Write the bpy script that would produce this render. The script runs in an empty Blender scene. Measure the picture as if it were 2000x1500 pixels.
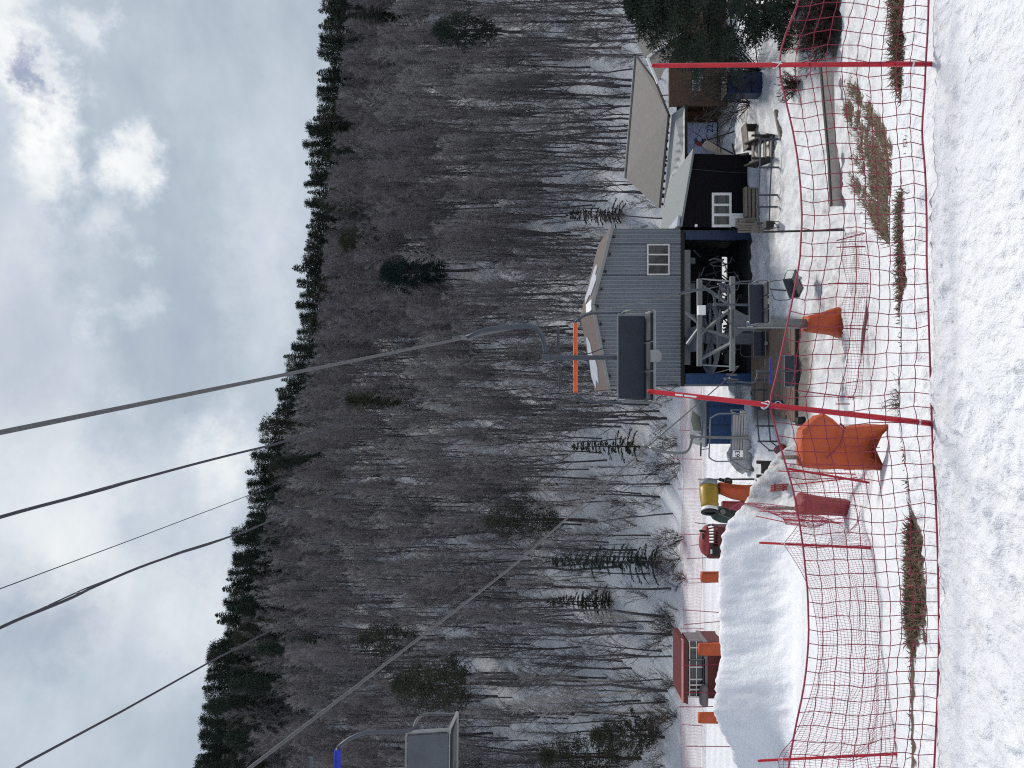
import bpy, math, random
import numpy as np
from mathutils import Vector, Matrix

random.seed(7)
rng = np.random.default_rng(11)
F = 1502.0          # focal length in pixels of the 2000 px wide photograph
EYE = 11.5          # height of the camera above the valley floor
S = bpy.context.scene
COL = S.collection

# ------------------------------------------------------------------ helpers
def W(px, py, Z):
    """photo pixel (x to the right = downwards in the place) at a distance Z -> point of the place"""
    return Vector(((750 - py) / F * Z, Z, EYE - (px - 1000) / F * Z))

def hsh(ix, iy, s):
    n = (ix.astype(np.int64) * 374761393 + iy.astype(np.int64) * 668265263 + s * 1442695041) & 0x7fffffff
    n = ((n ^ (n >> 13)) * 1274126177) & 0x7fffffff
    n = (n ^ (n >> 16)) & 0xffff
    return n / 65535.0

def vnoise(x, y, s=0):
    x = np.asarray(x, float); y = np.asarray(y, float)
    ix = np.floor(x); iy = np.floor(y)
    fx = x - ix; fy = y - iy
    fx = fx * fx * (3 - 2 * fx); fy = fy * fy * (3 - 2 * fy)
    a = hsh(ix, iy, s); b = hsh(ix + 1, iy, s); c = hsh(ix, iy + 1, s); d = hsh(ix + 1, iy + 1, s)
    return (a + (b - a) * fx) * (1 - fy) + (c + (d - c) * fx) * fy - 0.5

def fbm(x, y, s=0, o=4):
    r = 0; a = 1.0
    for k in range(o):
        r = r + a * vnoise(x * 2 ** k + 17.3 * k, y * 2 ** k - 9.1 * k, s + k); a *= 0.5
    return r

def sm(x, a, b):
    t = np.clip((np.asarray(x, float) - a) / (b - a), 0, 1)
    return t * t * (3 - 2 * t)

class MB:
    """collects shapes, builds ONE mesh object"""
    def __init__(self): self.v = []; self.f = []
    def add(self, vs, fs):
        o = len(self.v)
        self.v.extend([tuple(p) for p in vs]); self.f.extend([tuple(i + o for i in q) for q in fs])
        return self
    def box(self, c, s, rz=0, rx=0, ry=0):
        m = Matrix.Rotation(rz, 3, 'Z') @ Matrix.Rotation(ry, 3, 'Y') @ Matrix.Rotation(rx, 3, 'X')
        c = Vector(c); h = Vector(s) / 2
        P = [c + m @ Vector((h.x * a, h.y * b, h.z * d)) for a in (-1, 1) for b in (-1, 1) for d in (-1, 1)]
        return self.add(P, [(0, 1, 3, 2), (4, 6, 7, 5), (0, 4, 5, 1), (2, 3, 7, 6), (0, 2, 6, 4), (1, 5, 7, 3)])
    def beam(self, a, b, w, h=None, up=(0, 0, 1)):
        a = Vector(a); b = Vector(b); d = (b - a).normalized(); h = h or w
        u = Vector(up)
        if abs(d.dot(u)) > 0.95: u = Vector((0, 1, 0))
        s = d.cross(u).normalized(); u = s.cross(d)
        P = [p + s * w / 2 * i + u * h / 2 * j for p in (a, b) for i, j in ((-1, -1), (1, -1), (1, 1), (-1, 1))]
        return self.add(P, [(3, 2, 1, 0), (4, 5, 6, 7), (0, 1, 5, 4), (1, 2, 6, 5), (2, 3, 7, 6), (3, 0, 4, 7)])
    def tube(self, pts, r, n=6, cap=True, twist=0.0, lobes=0):
        pts = [Vector(p) for p in pts]; k = len(pts)
        if not hasattr(r, '__len__'): r = [r] * k
        vs = []; fs = []
        d0 = (pts[1] - pts[0]).normalized()
        u = Vector((0, 0, 1)) if abs(d0.z) < 0.9 else Vector((1, 0, 0))
        s = d0.cross(u).normalized(); L = 0
        for i, p in enumerate(pts):
            if i == 0: d = d0
            elif i == k - 1: d = pts[i] - pts[i - 1]
            else: d = (pts[i + 1] - pts[i]).normalized() + (pts[i] - pts[i - 1]).normalized()
            if d.length < 1e-9: d = d0
            d = d.normalized()
            s = (s - d * s.dot(d))
            s = s.normalized() if s.length > 1e-6 else d.orthogonal().normalized()
            t = d.cross(s)
            if i: L += (pts[i] - pts[i - 1]).length
            for j in range(n):
                a = 2 * math.pi * j / n
                rr = r[i]
                if lobes: rr *= 0.90 + 0.13 * abs(math.cos(lobes / 2 * (a + L * twist)))
                vs.append(p + (s * math.cos(a) + t * math.sin(a)) * rr)
        for i in range(k - 1):
            for j in range(n):
                j2 = (j + 1) % n
                fs.append((i * n + j, i * n + j2, (i + 1) * n + j2, (i + 1) * n + j))
        if cap:
            fs.append(tuple(range(n - 1, -1, -1))); fs.append(tuple((k - 1) * n + j for j in range(n)))
        return self.add(vs, fs)
    def prism(self, poly, off):
        """closed polygon of 3-D points thickened by a vector"""
        poly = [Vector(p) for p in poly]; off = Vector(off); n = len(poly)
        P = poly + [p + off for p in poly]
        nrm = Vector((0, 0, 0))
        for i in range(n): nrm += poly[i].cross(poly[(i + 1) % n])
        fs = [tuple(range(n)), tuple(range(2 * n - 1, n - 1, -1))] + [((i + 1) % n, i, n + i, n + (i + 1) % n) for i in range(n)]
        if nrm.dot(off) > 0: fs = [tuple(reversed(q)) for q in fs]
        return self.add(P, fs)
    def disc(self, c, axis, r, th, n=24, r_in=0):
        c = Vector(c); ax = Vector(axis).normalized(); s = ax.orthogonal().normalized(); t = ax.cross(s)
        ring = lambda rr, o: [c + ax * o + (s * math.cos(2 * math.pi * j / n) + t * math.sin(2 * math.pi * j / n)) * rr for j in range(n)]
        if r_in:
            P = ring(r, -th / 2) + ring(r, th / 2) + ring(r_in, th / 2) + ring(r_in, -th / 2)
            fs = []
            for k in range(4):
                for j in range(n): fs.append((k * n + j, k * n + (j + 1) % n, ((k + 1) % 4) * n + (j + 1) % n, ((k + 1) % 4) * n + j))
        else:
            P = ring(r, -th / 2) + ring(r, th / 2)
            fs = [tuple(range(n - 1, -1, -1)), tuple(range(n, 2 * n))] + [(j, (j + 1) % n, n + (j + 1) % n, n + j) for j in range(n)]
        return self.add(P, fs)
    def loft(self, secs, n=36, cap=True, fold=0.0, seed=0, power=3.0):
        """secs: (z, x left, x right, y centre, depth); soft rounded rings"""
        vs = []; fs = []; m = len(secs)
        for i, (z, xl, xr, yc, dp) in enumerate(secs):
            for j in range(n):
                a = 2 * math.pi * j / n; ca, sa = math.cos(a), math.sin(a)
                ex = math.copysign(abs(ca) ** (2 / power), ca); ey = math.copysign(abs(sa) ** (2 / power), sa)
                k = 1 + fold * float(fbm(np.array(3.1 * math.cos(a) + seed), np.array(3.1 * math.sin(a) + i * 0.55), seed, 3))
                zz = z(ex) if callable(z) else z
                vs.append(((xl + xr) / 2 + ex * (xr - xl) / 2 * k, yc + ey * dp / 2 * (1 + 2 * (k - 1)), zz))
        for i in range(m - 1):
            for j in range(n):
                j2 = (j + 1) % n
                fs.append((i * n + j, i * n + j2, (i + 1) * n + j2, (i + 1) * n + j))
        if cap:
            fs.append(tuple(range(n - 1, -1, -1))); fs.append(tuple((m - 1) * n + j for j in range(n)))
        return self.add(vs, fs)
    def build(self, name, mat, parent=None, smooth=False, loc=None, bevel=0):
        me = bpy.data.meshes.new(name)
        me.from_pydata(self.v, [], self.f); me.materials.append(mat); me.update()
        import bmesh
        bm = bmesh.new(); bm.from_mesh(me); bmesh.ops.recalc_face_normals(bm, faces=bm.faces); bm.to_mesh(me); bm.free()
        if smooth: me.polygons.foreach_set('use_smooth', [True] * len(me.polygons))
        o = bpy.data.objects.new(name, me); COL.objects.link(o)
        if parent: o.parent = parent
        if loc: o.location = loc
        if bevel:
            b = o.modifiers.new('bevel', 'BEVEL'); b.width = bevel; b.segments = 2; b.limit_method = 'ANGLE'
        return o

def fast_mesh(name, V, Fc, mat, smooth=False):
    """big numpy mesh, faces all of one size"""
    V = np.asarray(V, np.float32); Fc = np.asarray(Fc, np.int32); k = Fc.shape[1]
    me = bpy.data.meshes.new(name)
    me.vertices.add(len(V)); me.vertices.foreach_set('co', V.ravel())
    me.loops.add(Fc.size); me.loops.foreach_set('vertex_index', Fc.ravel())
    me.polygons.add(len(Fc)); me.polygons.foreach_set('loop_start', np.arange(len(Fc), dtype=np.int32) * k)
    me.update(calc_edges=True); me.validate()
    if smooth: me.polygons.foreach_set('use_smooth', np.ones(len(me.polygons), bool))
    me.materials.append(mat)
    return me

def link(name, me, parent=None, loc=None):
    o = bpy.data.objects.new(name, me); COL.objects.link(o)
    if parent: o.parent = parent
    if loc is not None: o.location = loc
    return o

def tag(o, label=None, cat=None, group=None, kind=None):
    if label: o['label'] = label
    if cat: o['category'] = cat
    if group: o['group'] = group
    if kind: o['kind'] = kind
    return o

def thing(name, label, cat, loc=(0, 0, 0), rz=0, group=None):
    o = bpy.data.objects.new(name, None); COL.objects.link(o)
    o.empty_display_size = 0.2; o.location = loc; o.rotation_euler = (0, 0, rz)
    return tag(o, label, cat, group)

def copy_tree(o, parent=None):
    c = o.copy(); COL.objects.link(c)
    if parent: c.parent = parent
    for ch in list(o.children): copy_tree(ch, c)
    return c

# ------------------------------------------------------------------ materials
def pmat(name, col, rough=0.6, var=0.18, scale=6.0, bump=0.0, bscale=None, metal=0.0, stretch=None, spec=0.4, col2=None, thr=0.5):
    m = bpy.data.materials.new(name); m.use_nodes = True
    nt = m.node_tree; N = nt.nodes; Lk = nt.links
    b = N['Principled BSDF']
    b.inputs['Roughness'].default_value = rough; b.inputs['Metallic'].default_value = metal
    b.inputs['Specular IOR Level'].default_value = spec
    tc = N.new('ShaderNodeTexCoord'); mp = N.new('ShaderNodeMapping')
    Lk.new(tc.outputs['Object'], mp.inputs['Vector'])
    if stretch: mp.inputs['Scale'].default_value = stretch
    nz = N.new('ShaderNodeTexNoise'); nz.inputs['Scale'].default_value = scale; nz.inputs['Detail'].default_value = 6
    nz.inputs['Roughness'].default_value = 0.65
    Lk.new(mp.outputs['Vector'], nz.inputs['Vector'])
    cr = N.new('ShaderNodeValToRGB')
    c = np.array(col)
    if col2 is None:
        cr.color_ramp.elements[0].position = 0.28; cr.color_ramp.elements[1].position = 0.72
        cr.color_ramp.elements[0].color = (*np.clip(c * (1 - var), 0, 1), 1); cr.color_ramp.elements[1].color = (*np.clip(c * (1 + var), 0, 1), 1)
    else:
        cr.color_ramp.elements[0].position = thr - 0.04; cr.color_ramp.elements[1].position = thr + 0.06
        cr.color_ramp.elements[0].color = (*c, 1); cr.color_ramp.elements[1].color = (*col2, 1)
    Lk.new(nz.outputs['Fac'], cr.inputs['Fac']); Lk.new(cr.outputs['Color'], b.inputs['Base Color'])
    if bump:
        n2 = N.new('ShaderNodeTexNoise'); n2.inputs['Scale'].default_value = bscale or scale * 4; n2.inputs['Detail'].default_value = 5
        Lk.new(mp.outputs['Vector'], n2.inputs['Vector'])
        bp = N.new('ShaderNodeBump'); bp.inputs['Strength'].default_value = bump; bp.inputs['Distance'].default_value = 0.05
        Lk.new(n2.outputs['Fac'], bp.inputs['Height']); Lk.new(bp.outputs['Normal'], b.inputs['Normal'])
    return m

M = {}
M['steel'] = pmat('galvanised_steel', (0.135, 0.148, 0.152), 0.45, 0.2, 9, metal=0.3)
M['darksteel'] = pmat('dark_steel', (0.055, 0.065, 0.085), 0.5, 0.25, 12)
M['greysteel'] = pmat('grey_painted_steel', (0.070, 0.080, 0.100), 0.5, 0.2, 7)
M['palesteel'] = pmat('pale_steel', (0.23, 0.245, 0.25), 0.45, 0.15, 7)
M['navy'] = pmat('navy_seat_panel', (0.018, 0.024, 0.042), 0.5, 0.2, 5)
M['cushion'] = pmat('black_cushion', (0.012, 0.016, 0.026), 0.6, 0.2, 20)
M['orange_pad'] = pmat('orange_bar_foam', (0.75, 0.13, 0.045), 0.7, 0.25, 30)
M['blue_pad'] = pmat('blue_bar_foam', (0.02, 0.03, 0.36), 0.7, 0.2, 30)
M['slat'] = pmat('worn_grey_slats', (0.24, 0.25, 0.26), 0.6, 0.2, 14, stretch=(1, 1, 12))
M['rope'] = pmat('steel_wire_rope', (0.085, 0.088, 0.098), 0.5, 0.3, 40, metal=0.0)
M['cable'] = pmat('black_cable', (0.035, 0.035, 0.05), 0.6, 0.2, 20)
M['redpole'] = pmat('red_plastic_pole', (0.50, 0.012, 0.028), 0.4, 0.2, 8, stretch=(6, 6, 0.8))
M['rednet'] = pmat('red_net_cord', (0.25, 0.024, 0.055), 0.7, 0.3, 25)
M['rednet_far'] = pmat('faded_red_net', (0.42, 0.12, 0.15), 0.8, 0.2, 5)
M['white'] = pmat('white_plastic', (0.78, 0.79, 0.80), 0.5, 0.05, 5)
M['mat_orange'] = pmat('orange_tarpaulin', (0.44, 0.078, 0.024), 0.6, 0.20, 2.2, bump=0.5, bscale=9)
M['mat_red'] = pmat('faded_red_tarpaulin', (0.27, 0.045, 0.045), 0.6, 0.25, 4, bump=0.4, bscale=9)
M['wood_grey'] = pmat('weathered_grey_wood', (0.22, 0.19, 0.16), 0.85, 0.35, 6, bump=0.3, stretch=(1, 1, 9))
M['wood_deck'] = pmat('brown_deck_boards', (0.20, 0.145, 0.115), 0.8, 0.35, 3.0, bump=0.3, stretch=(0.5, 7, 1))
M['wood_dark'] = pmat('dark_timber', (0.035, 0.032, 0.030), 0.8, 0.3, 8)
M['facade'] = pmat('grey_blue_corrugated_sheet', (0.188, 0.210, 0.245), 0.5, 0.16, 1.4, metal=0.0, stretch=(3.5, 1, 0.35))
M['siding'] = pmat('dark_brown_siding', (0.0062, 0.0058, 0.0088), 0.75, 0.25, 4, spec=0.12)
M['roof_rust'] = pmat('rusty_roof_sheet', (0.105, 0.080, 0.072), 0.8, 0.45, 3.0, stretch=(0.5, 5, 5), bump=0.2)
M['snow_patch'] = pmat('old_snow_patch', (0.36, 0.385, 0.45), 0.7, 0.25, 3, bump=0.3)
M['roof_grey'] = pmat('light_grey_sheet_roof', (0.19, 0.215, 0.23), 0.5, 0.12, 2, stretch=(9, 0.4, 1))
M['roof_brown'] = pmat('grey_brown_tile_roof', (0.150, 0.141, 0.137), 0.75, 0.14, 3, bump=0.3, bscale=30)
M['black'] = pmat('black_paint', (0.008, 0.008, 0.010), 0.6, 0.2, 8)
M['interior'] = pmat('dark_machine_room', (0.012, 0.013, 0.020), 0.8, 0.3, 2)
M['blue'] = pmat('blue_paint', (0.014, 0.056, 0.155), 0.5, 0.22, 1.6, bump=0.1)
M['bluedark'] = pmat('dark_blue_paint', (0.012, 0.030, 0.085), 0.5, 0.25, 3)
M['logs'] = pmat('brown_log_wall', (0.105, 0.052, 0.026), 0.75, 0.3, 3, stretch=(0.7, 1, 9), bump=0.4)
M['logs_dark'] = pmat('dark_brown_log_wall', (0.095, 0.058, 0.038), 0.8, 0.35, 3, stretch=(0.7, 1, 9), bump=0.4)
M['hutred'] = pmat('dark_red_paint', (0.105, 0.016, 0.018), 0.6, 0.2, 4)
M['hutpink'] = pmat('faded_pink_red_roof', (0.40, 0.19, 0.18), 0.7, 0.12, 3)
M['hutgrey'] = pmat('grey_mauve_panel', (0.19, 0.16, 0.17), 0.6, 0.15, 4)
M['frame_pale'] = pmat('pale_window_frame', (0.62, 0.60, 0.57), 0.6, 0.08, 4)
M['yellow'] = pmat('mustard_yellow_paint', (0.32, 0.21, 0.018), 0.4, 0.15, 4)
M['greenbase'] = pmat('dark_green_paint', (0.035, 0.055, 0.045), 0.6, 0.2, 6)
M['poster'] = pmat('pale_blue_banner', (0.44, 0.50, 0.74), 0.6, 0.12, 0.9)
M['bark'] = pmat('grey_brown_bark', (0.072, 0.069, 0.076), 0.9, 0.4, 5, stretch=(3, 3, 1))
M['birch'] = pmat('pale_birch_bark', (0.40, 0.38, 0.35), 0.8, 0.2, 6, col2=(0.06, 0.055, 0.05), thr=0.62, stretch=(1, 1, 3))
M['twig_a'] = pmat('purple_grey_twigs', (0.200, 0.185, 0.203), 0.9, 0.25, 0.7)
M['twig_b'] = pmat('brown_grey_twigs', (0.176, 0.162, 0.170), 0.9, 0.25, 0.7)
M['twig_c'] = pmat('beige_grey_twigs', (0.310, 0.298, 0.302), 0.9, 0.25, 0.7)
M['twig_d'] = pmat('dark_grey_twigs', (0.085, 0.080, 0.086), 0.9, 0.3, 0.7)
M['fir'] = pmat('dark_fir_needles', (0.036, 0.056, 0.040), 0.8, 0.4, 1.3)
M['fir_blue'] = pmat('blue_green_fir_needles', (0.012, 0.032, 0.030), 0.8, 0.3, 1.3)
M['pine'] = pmat('olive_pine_needles', (0.056, 0.060, 0.040), 0.8, 0.4, 1.1)
M['pinebark'] = pmat('grey_brown_pine_bark', (0.062, 0.050, 0.044), 0.9, 0.3, 5)
M['drygrass'] = pmat('dry_brown_grass', (0.175, 0.130, 0.090), 0.9, 0.45, 3)
M['drybush'] = pmat('reddish_brown_twigs', (0.075, 0.045, 0.036), 0.9, 0.3, 3)
M['concrete'] = pmat('grey_boards', (0.40, 0.36, 0.335), 0.9, 0.2, 5, bump=0.2)

def glass_mat():
    m = bpy.data.materials.new('window_glass'); m.use_nodes = True
    b = m.node_tree.nodes['Principled BSDF']
    b.inputs['Base Color'].default_value = (0.035, 0.042, 0.045, 1); b.inputs['Roughness'].default_value = 0.06
    b.inputs['Specular IOR Level'].default_value = 0.6
    return m
M['glass'] = glass_mat()

def snow_mat():
    m = bpy.data.materials.new('old_spring_snow'); m.use_nodes = True
    nt = m.node_tree; N = nt.nodes; Lk = nt.links; b = N['Principled BSDF']
    b.inputs['Roughness'].default_value = 0.62; b.inputs['Specular IOR Level'].default_value = 0.25
    tc = N.new('ShaderNodeTexCoord')
    def noise(scale, detail=5, stretch=(1, 1, 1), rough=0.6):
        mp = N.new('ShaderNodeMapping'); mp.inputs['Scale'].default_value = stretch
        Lk.new(tc.outputs['Object'], mp.inputs['Vector'])
        n = N.new('ShaderNodeTexNoise'); n.inputs['Scale'].default_value = scale; n.inputs['Detail'].default_value = detail
        n.inputs['Roughness'].default_value = rough
        Lk.new(mp.outputs['Vector'], n.inputs['Vector']); return n.outputs['Fac']
    def ramp(fac, p0, p1, c0, c1):
        r = N.new('ShaderNodeValToRGB'); r.color_ramp.elements[0].position = p0; r.color_ramp.elements[1].position = p1
        r.color_ramp.elements[0].color = (*c0, 1); r.color_ramp.elements[1].color = (*c1, 1)
        Lk.new(fac, r.inputs['Fac']); return r.outputs['Color']
    def mix(fac, a, c):
        x = N.new('ShaderNodeMix'); x.data_type = 'RGBA'
        Lk.new(fac, x.inputs['Factor']); Lk.new(a, x.inputs['A'])
        if isinstance(c, tuple): x.inputs['B'].default_value = (*c, 1)
        else: Lk.new(c, x.inputs['B'])
        return x.outputs['Result']
    def mul(a, c):
        x = N.new('ShaderNodeMath'); x.operation = 'MULTIPLY'; Lk.new(a, x.inputs[0])
        if isinstance(c, float): x.inputs[1].default_value = c
        else: Lk.new(c, x.inputs[1])
        return x.outputs[0]
    white = ramp(noise(1.3, 6), 0.3, 0.7, (0.76, 0.785, 0.835), (0.84, 0.855, 0.89))
    gr = N.new('ShaderNodeAttribute'); gr.attribute_name = 'grime'
    dirty = ramp(noise(2.2, 8, rough=0.75), 0.40, 0.60, (0.34, 0.325, 0.31), (0.70, 0.70, 0.71))
    c = mix(gr.outputs['Fac'], white, dirty)
    spk = ramp(noise(19, 3, rough=0.5), 0.69, 0.74, (0, 0, 0), (1, 1, 1))
    c = mix(mul(spk, 0.55), c, (0.20, 0.185, 0.17))
    dt = N.new('ShaderNodeAttribute'); dt.attribute_name = 'dirt'
    earth = ramp(noise(9, 8, rough=0.7), 0.3, 0.7, (0.045, 0.033, 0.024), (0.15, 0.115, 0.085))
    c = mix(dt.outputs['Fac'], c, earth)
    Lk.new(c, b.inputs['Base Color'])
    h1 = noise(7, 6, (1, 0.6, 1), 0.7)
    bp = N.new('ShaderNodeBump'); bp.inputs['Strength'].default_value = 0.8; bp.inputs['Distance'].default_value = 0.08
    Lk.new(h1, bp.inputs['Height'])
    b2 = N.new('ShaderNodeBump'); b2.inputs['Strength'].default_value = 0.4; b2.inputs['Distance'].default_value = 0.012
    Lk.new(noise(34, 5), b2.inputs['Height']); Lk.new(bp.outputs['Normal'], b2.inputs['Normal'])
    Lk.new(b2.outputs['Normal'], b.inputs['Normal'])
    return m
M['snow'] = snow_mat()

# ------------------------------------------------------------------ terrain
def smooth_table(U, V, s):
    x = np.arange(-1200, 2700, 10.0); y = np.interp(x, U, V)
    k = np.exp(-0.5 * (np.arange(-12, 13) * 10 / s) ** 2); k /= k.sum()
    return x, np.convolve(np.pad(y, 12, mode='edge'), k, 'valid')
UC = np.array([-700, 0, 80, 220, 350, 450, 560, 700, 800, 950, 1100, 1200, 1350, 1500, 2200], float)
VT = np.array([340, 395, 392, 415, 445, 470, 492, 530, 572, 588, 600, 606, 625, 640, 680], float)
RIDGE_Y = 126.0
MU = np.array([-900, -100, 0, 40, 130, 300, 400, 470, 497, 512, 535, 578, 616, 636, 690], float)
MV = np.array([1470, 1450, 1440, 1420, 1394, 1404, 1400, 1412, 1427, 1448, 1464, 1485, 1526, 1552, 1700], float)
MU, MV = smooth_table(MU, MV, 17)
UC, VT = smooth_table(UC, VT, 30)
CY = np.array([-80, 0, 5.4, 6.4, 7.2, 9, 11, 14, 20, 25, 26.8, 30, 400])
CZ = np.array([29.9, 9.9, 8.55, 8.26, 7.80, 6.86, 5.98, 4.67, 2.31, 0.63, 0.05, 0, 0])
LY = np.array([-80, 0, 5.4, 6.3, 7, 9, 10.9, 13.6, 18, 22, 25.5, 28, 30, 33, 400])
LZ = np.array([29.9, 9.9, 8.51, 8.23, 7.80, 6.92, 6.02, 5.12, 3.9, 2.95, 2.05, 1.4, 0.6, 0, 0])

def hill_slope(u):
    vt = np.interp(u, UC, VT)
    return (EYE + (1000 - vt) / F * RIDGE_Y - 6.5) / (RIDGE_Y - 52)

def base_h(x, y):
    x = np.asarray(x, float); y = np.asarray(y, float)
    u = 750 + x / np.maximum(y, 6.0) * F
    lz = np.interp(y, LY, LZ); cz = np.interp(y, CY, CZ)
    t = sm(u, 470, 640)
    z = lz * (1 - t) + cz * t
    # pile of pushed-up snow
    yr = 29.3 + 0.5 * np.sin(x * 0.7) 
    zr = EYE - (np.interp(u, MU, MV) - 1000) / F * yr
    mo = np.where(y < yr - 5, -9.0, np.where(y < yr, zr - 1.20 * (yr - y) + 0.115 * (yr - y) ** 2, zr - 0.9 * (y - yr)))
    mo = mo + 0.22 * fbm(x * 0.55, y * 0.9, 5, 4) + 0.15 * fbm(x * 2.2 + y, y * 0.8, 6, 3) + 0.07 * np.abs(fbm(x * 1.2 - y * .6, y * 3.0, 8, 3))
    k = 0.8
    d = np.clip(0.5 + 0.5 * (mo - z) / k, 0, 1)
    z = np.where(y > 18, z * (1 - d) + mo * d + k * d * (1 - d), z)
    # hillside
    hs = hill_slope(u)
    t = np.maximum(y - 52, 0)
    hz = hs * (t * t / (t + 5)) * 1.06
    hz = np.where(y > RIDGE_Y, hs * (RIDGE_Y - 52) * 0.995 - 0.25 * (y - RIDGE_Y), hz)
    hz = np.maximum(hz, -3)
    z = z + hz + np.where(y > 54, 1.3 * fbm(x * 0.07, y * 0.07, 3, 3) * sm(y, 54, 75), 0)
    return z

def ground_z(x, y): return float(base_h(np.array(x), np.array(y)))

# strips of dead grass fanning out over the slope: (start), (end), half width
STREAKS = []
_r = random.Random(3)
def z_at_px(px): return float(np.interp(-px, [-1760, -1755, -1735, -1720, -1707, -1695, -1681, -1665, -1653], [9.5, 10.9, 13.6, 15.3, 17, 19, 21, 23, 25]))
for k in range(19):
    py0 = 288 + 190 * (k + _r.random()) / 19; px0 = 1747 - abs(_r.gauss(0, 12)) - .10 * max(0, py0 - 400)
    ln = _r.uniform(.45, 1.45) * (1.0 if py0 < 420 else .6)
    px1, py1 = px0 - 72 * ln, py0 - 125 * ln * _r.uniform(.7, 1.15)
    za, zb = z_at_px(px0), z_at_px(px1)
    STREAKS.append((((750 - py0) / F * za, za), ((750 - py1) / F * zb, zb), _r.uniform(.035, .12)))
def build_ground():
    a1 = np.radians(np.linspace(-40, 40, 720)); a0 = np.radians(np.linspace(-180, -40, 60))[:-1]; a2 = np.radians(np.linspace(40, 180, 60))[1:]
    A = np.concatenate([a0, a1, a2])
    R = np.concatenate([np.linspace(0.15, 3.2, 14)[:-1], np.exp(np.linspace(math.log(3.2), math.log(60), 640)), np.exp(np.linspace(math.log(60), math.log(420), 60))[1:]])
    AA, RR = np.meshgrid(A, R)
    x = RR * np.sin(AA); y = RR * np.cos(AA)
    z = base_h(x, y)
    u = 750 + x / np.maximum(y, 6.0) * F
    near = sm(y, 9, 5) 
    # trodden bumps
    b = 0.035 * fbm(x * 5.0, y * 4.0, 21, 4) + 0.028 * fbm(x * 1.1, y * 1.4, 31, 3) + 0.022 * np.abs(fbm(x * 11, y * 9, 23, 2))
    b = b + 0.075 * np.minimum(fbm(x * 6.5, y * 5.5, 41, 2) + 0.24, 0) 
    z = z + b * np.where(y < 12, 1.0, 0.6) * sm(y, 48, 44)
    fr = np.random.default_rng(77)
    sel = np.where((y.ravel() > 1.5) & (y.ravel() < 6.6) & (np.abs(x.ravel()) < 5.5))[0]
    xs, ys = x.ravel()[sel], y.ravel()[sel]; dz = np.zeros(len(sel))
    for k in range(330):
        cx_, cy_ = fr.uniform(-4.6, 4.6), fr.uniform(2.6, 6.3); ra = fr.uniform(.035, .13); an = fr.uniform(0, 3.14); el_ = fr.uniform(.45, 1.0)
        m = np.where((np.abs(xs - cx_) < ra * 2.4) & (np.abs(ys - cy_) < ra * 2.4))[0]
        if not len(m): continue
        dx_, dy_ = xs[m] - cx_, ys[m] - cy_; p_ = (dx_ * math.cos(an) + dy_ * math.sin(an)) / ra; q_ = (-dx_ * math.sin(an) + dy_ * math.cos(an)) / (ra * el_)
        rr2 = p_ * p_ + q_ * q_
        dz[m] += ra * fr.uniform(.10, .30) * (-np.exp(-rr2 * 1.6) + .45 * np.exp(-((np.sqrt(rr2) - 1.35) / .32) ** 2))
    zf = z.ravel(); zf[sel] += dz; z = zf.reshape(x.shape)
    mid = sm(y, 12, 20) * sm(y, 46, 38)
    rough = mid * sm(u, 640, 760) + mid * sm(y, 27.8, 28.8) * sm(u, 470, 520) * sm(u, 700, 640) * 1.6
    z = z + rough * (0.16 * fbm(x * 1.6, y * 1.6, 51, 4) + 0.10 * np.abs(fbm(x * 3.6, y * 2.6, 52, 3)))
    pile = sm(y, 25.5, 27) * sm(y, 34, 32) * sm(u, 470, 540) * sm(u, 690, 640)
    z = z + pile * (0.22 * fbm(x * 1.9, y * 1.9, 55, 4) + 0.16 * np.abs(fbm(x * 3.1, y * 3.1, 56, 3)))
    # ski tracks and slump lines on the slope
    z = z + sm(y, 8, 11) * sm(y, 27, 25) * 0.05 * fbm(x * 1.4, y * 0.5 + x * .3, 57, 4)
    # wheel ruts and paths on the flat behind the pile
    z = z + sm(y, 38, 40) * sm(y, 50, 47) * 0.04 * np.sin(y * 5 + 0.5 * x)
    # crest of the near bank: a little lip
    z = z + 0.05 * np.exp(-((y - 6.5) / 0.25) ** 2) * fbm(x * 1.7, y * 0 + 3, 61, 3)
    # --- attributes
    grime = 0.75 * mid * sm(u, 660, 800) * np.clip(0.62 + 0.9 * fbm(x * 0.35, y * 0.5, 71, 4), 0, 1)
    grime = np.maximum(grime, 0.75 * pile)
    grime = np.maximum(grime, 0.22 * sm(y, 20, 24) * sm(y, 28, 26) * sm(fbm(x * 0.5, y * 0.8, 73, 4), 0.0, 0.35))
    grime = np.maximum(grime, 0.16 * sm(y, 12, 5) * sm(fbm(x * 1.3, y * 2.6, 75, 4), 0.12, 0.5))
    grime = np.maximum(grime, (0.16 + 0.5 * sm(y, 70, 84)) * sm(y, 50, 54) * sm(fbm(x * 0.4, y * 0.4, 76, 4), -0.1, 0.4))
    # bare earth along the crest
    yc = np.interp(x, [-5, -2, -0.5, 5], [6.28, 6.25, 6.42, 6.42])
    wn = np.interp(x, [-5, -3.2, -2.9, -2.2, -1.95, -1.2, -0.95, 0.6, 0.8, 1.45, 1.6, 2.5, 2.75, 4], [0.02, 0.05, 0.12, 0.04, 0.40, 0.44, 0.03, 0.035, 0.05, 0.07, 0.02, 0.0, 0.07, 0.1])
    nn = fbm(x * 2.6, y * 4.5, 81, 4)
    dirt = sm(wn * (1.0 + 0.7 * nn) - np.maximum(yc - y, 0), -0.012, 0.03) * (y > 5.7) * sm(y, 7.6, 7.2) * (wn > 0.01)
    dirt = dirt * np.maximum(sm(nn, -0.45, -0.2), sm(wn, .2, .3))
    # dead grass showing through the slope
    cu = np.zeros_like(x)
    wv = 0.10 * fbm(x * 3.0, y * 3.0, 92, 3)
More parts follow.
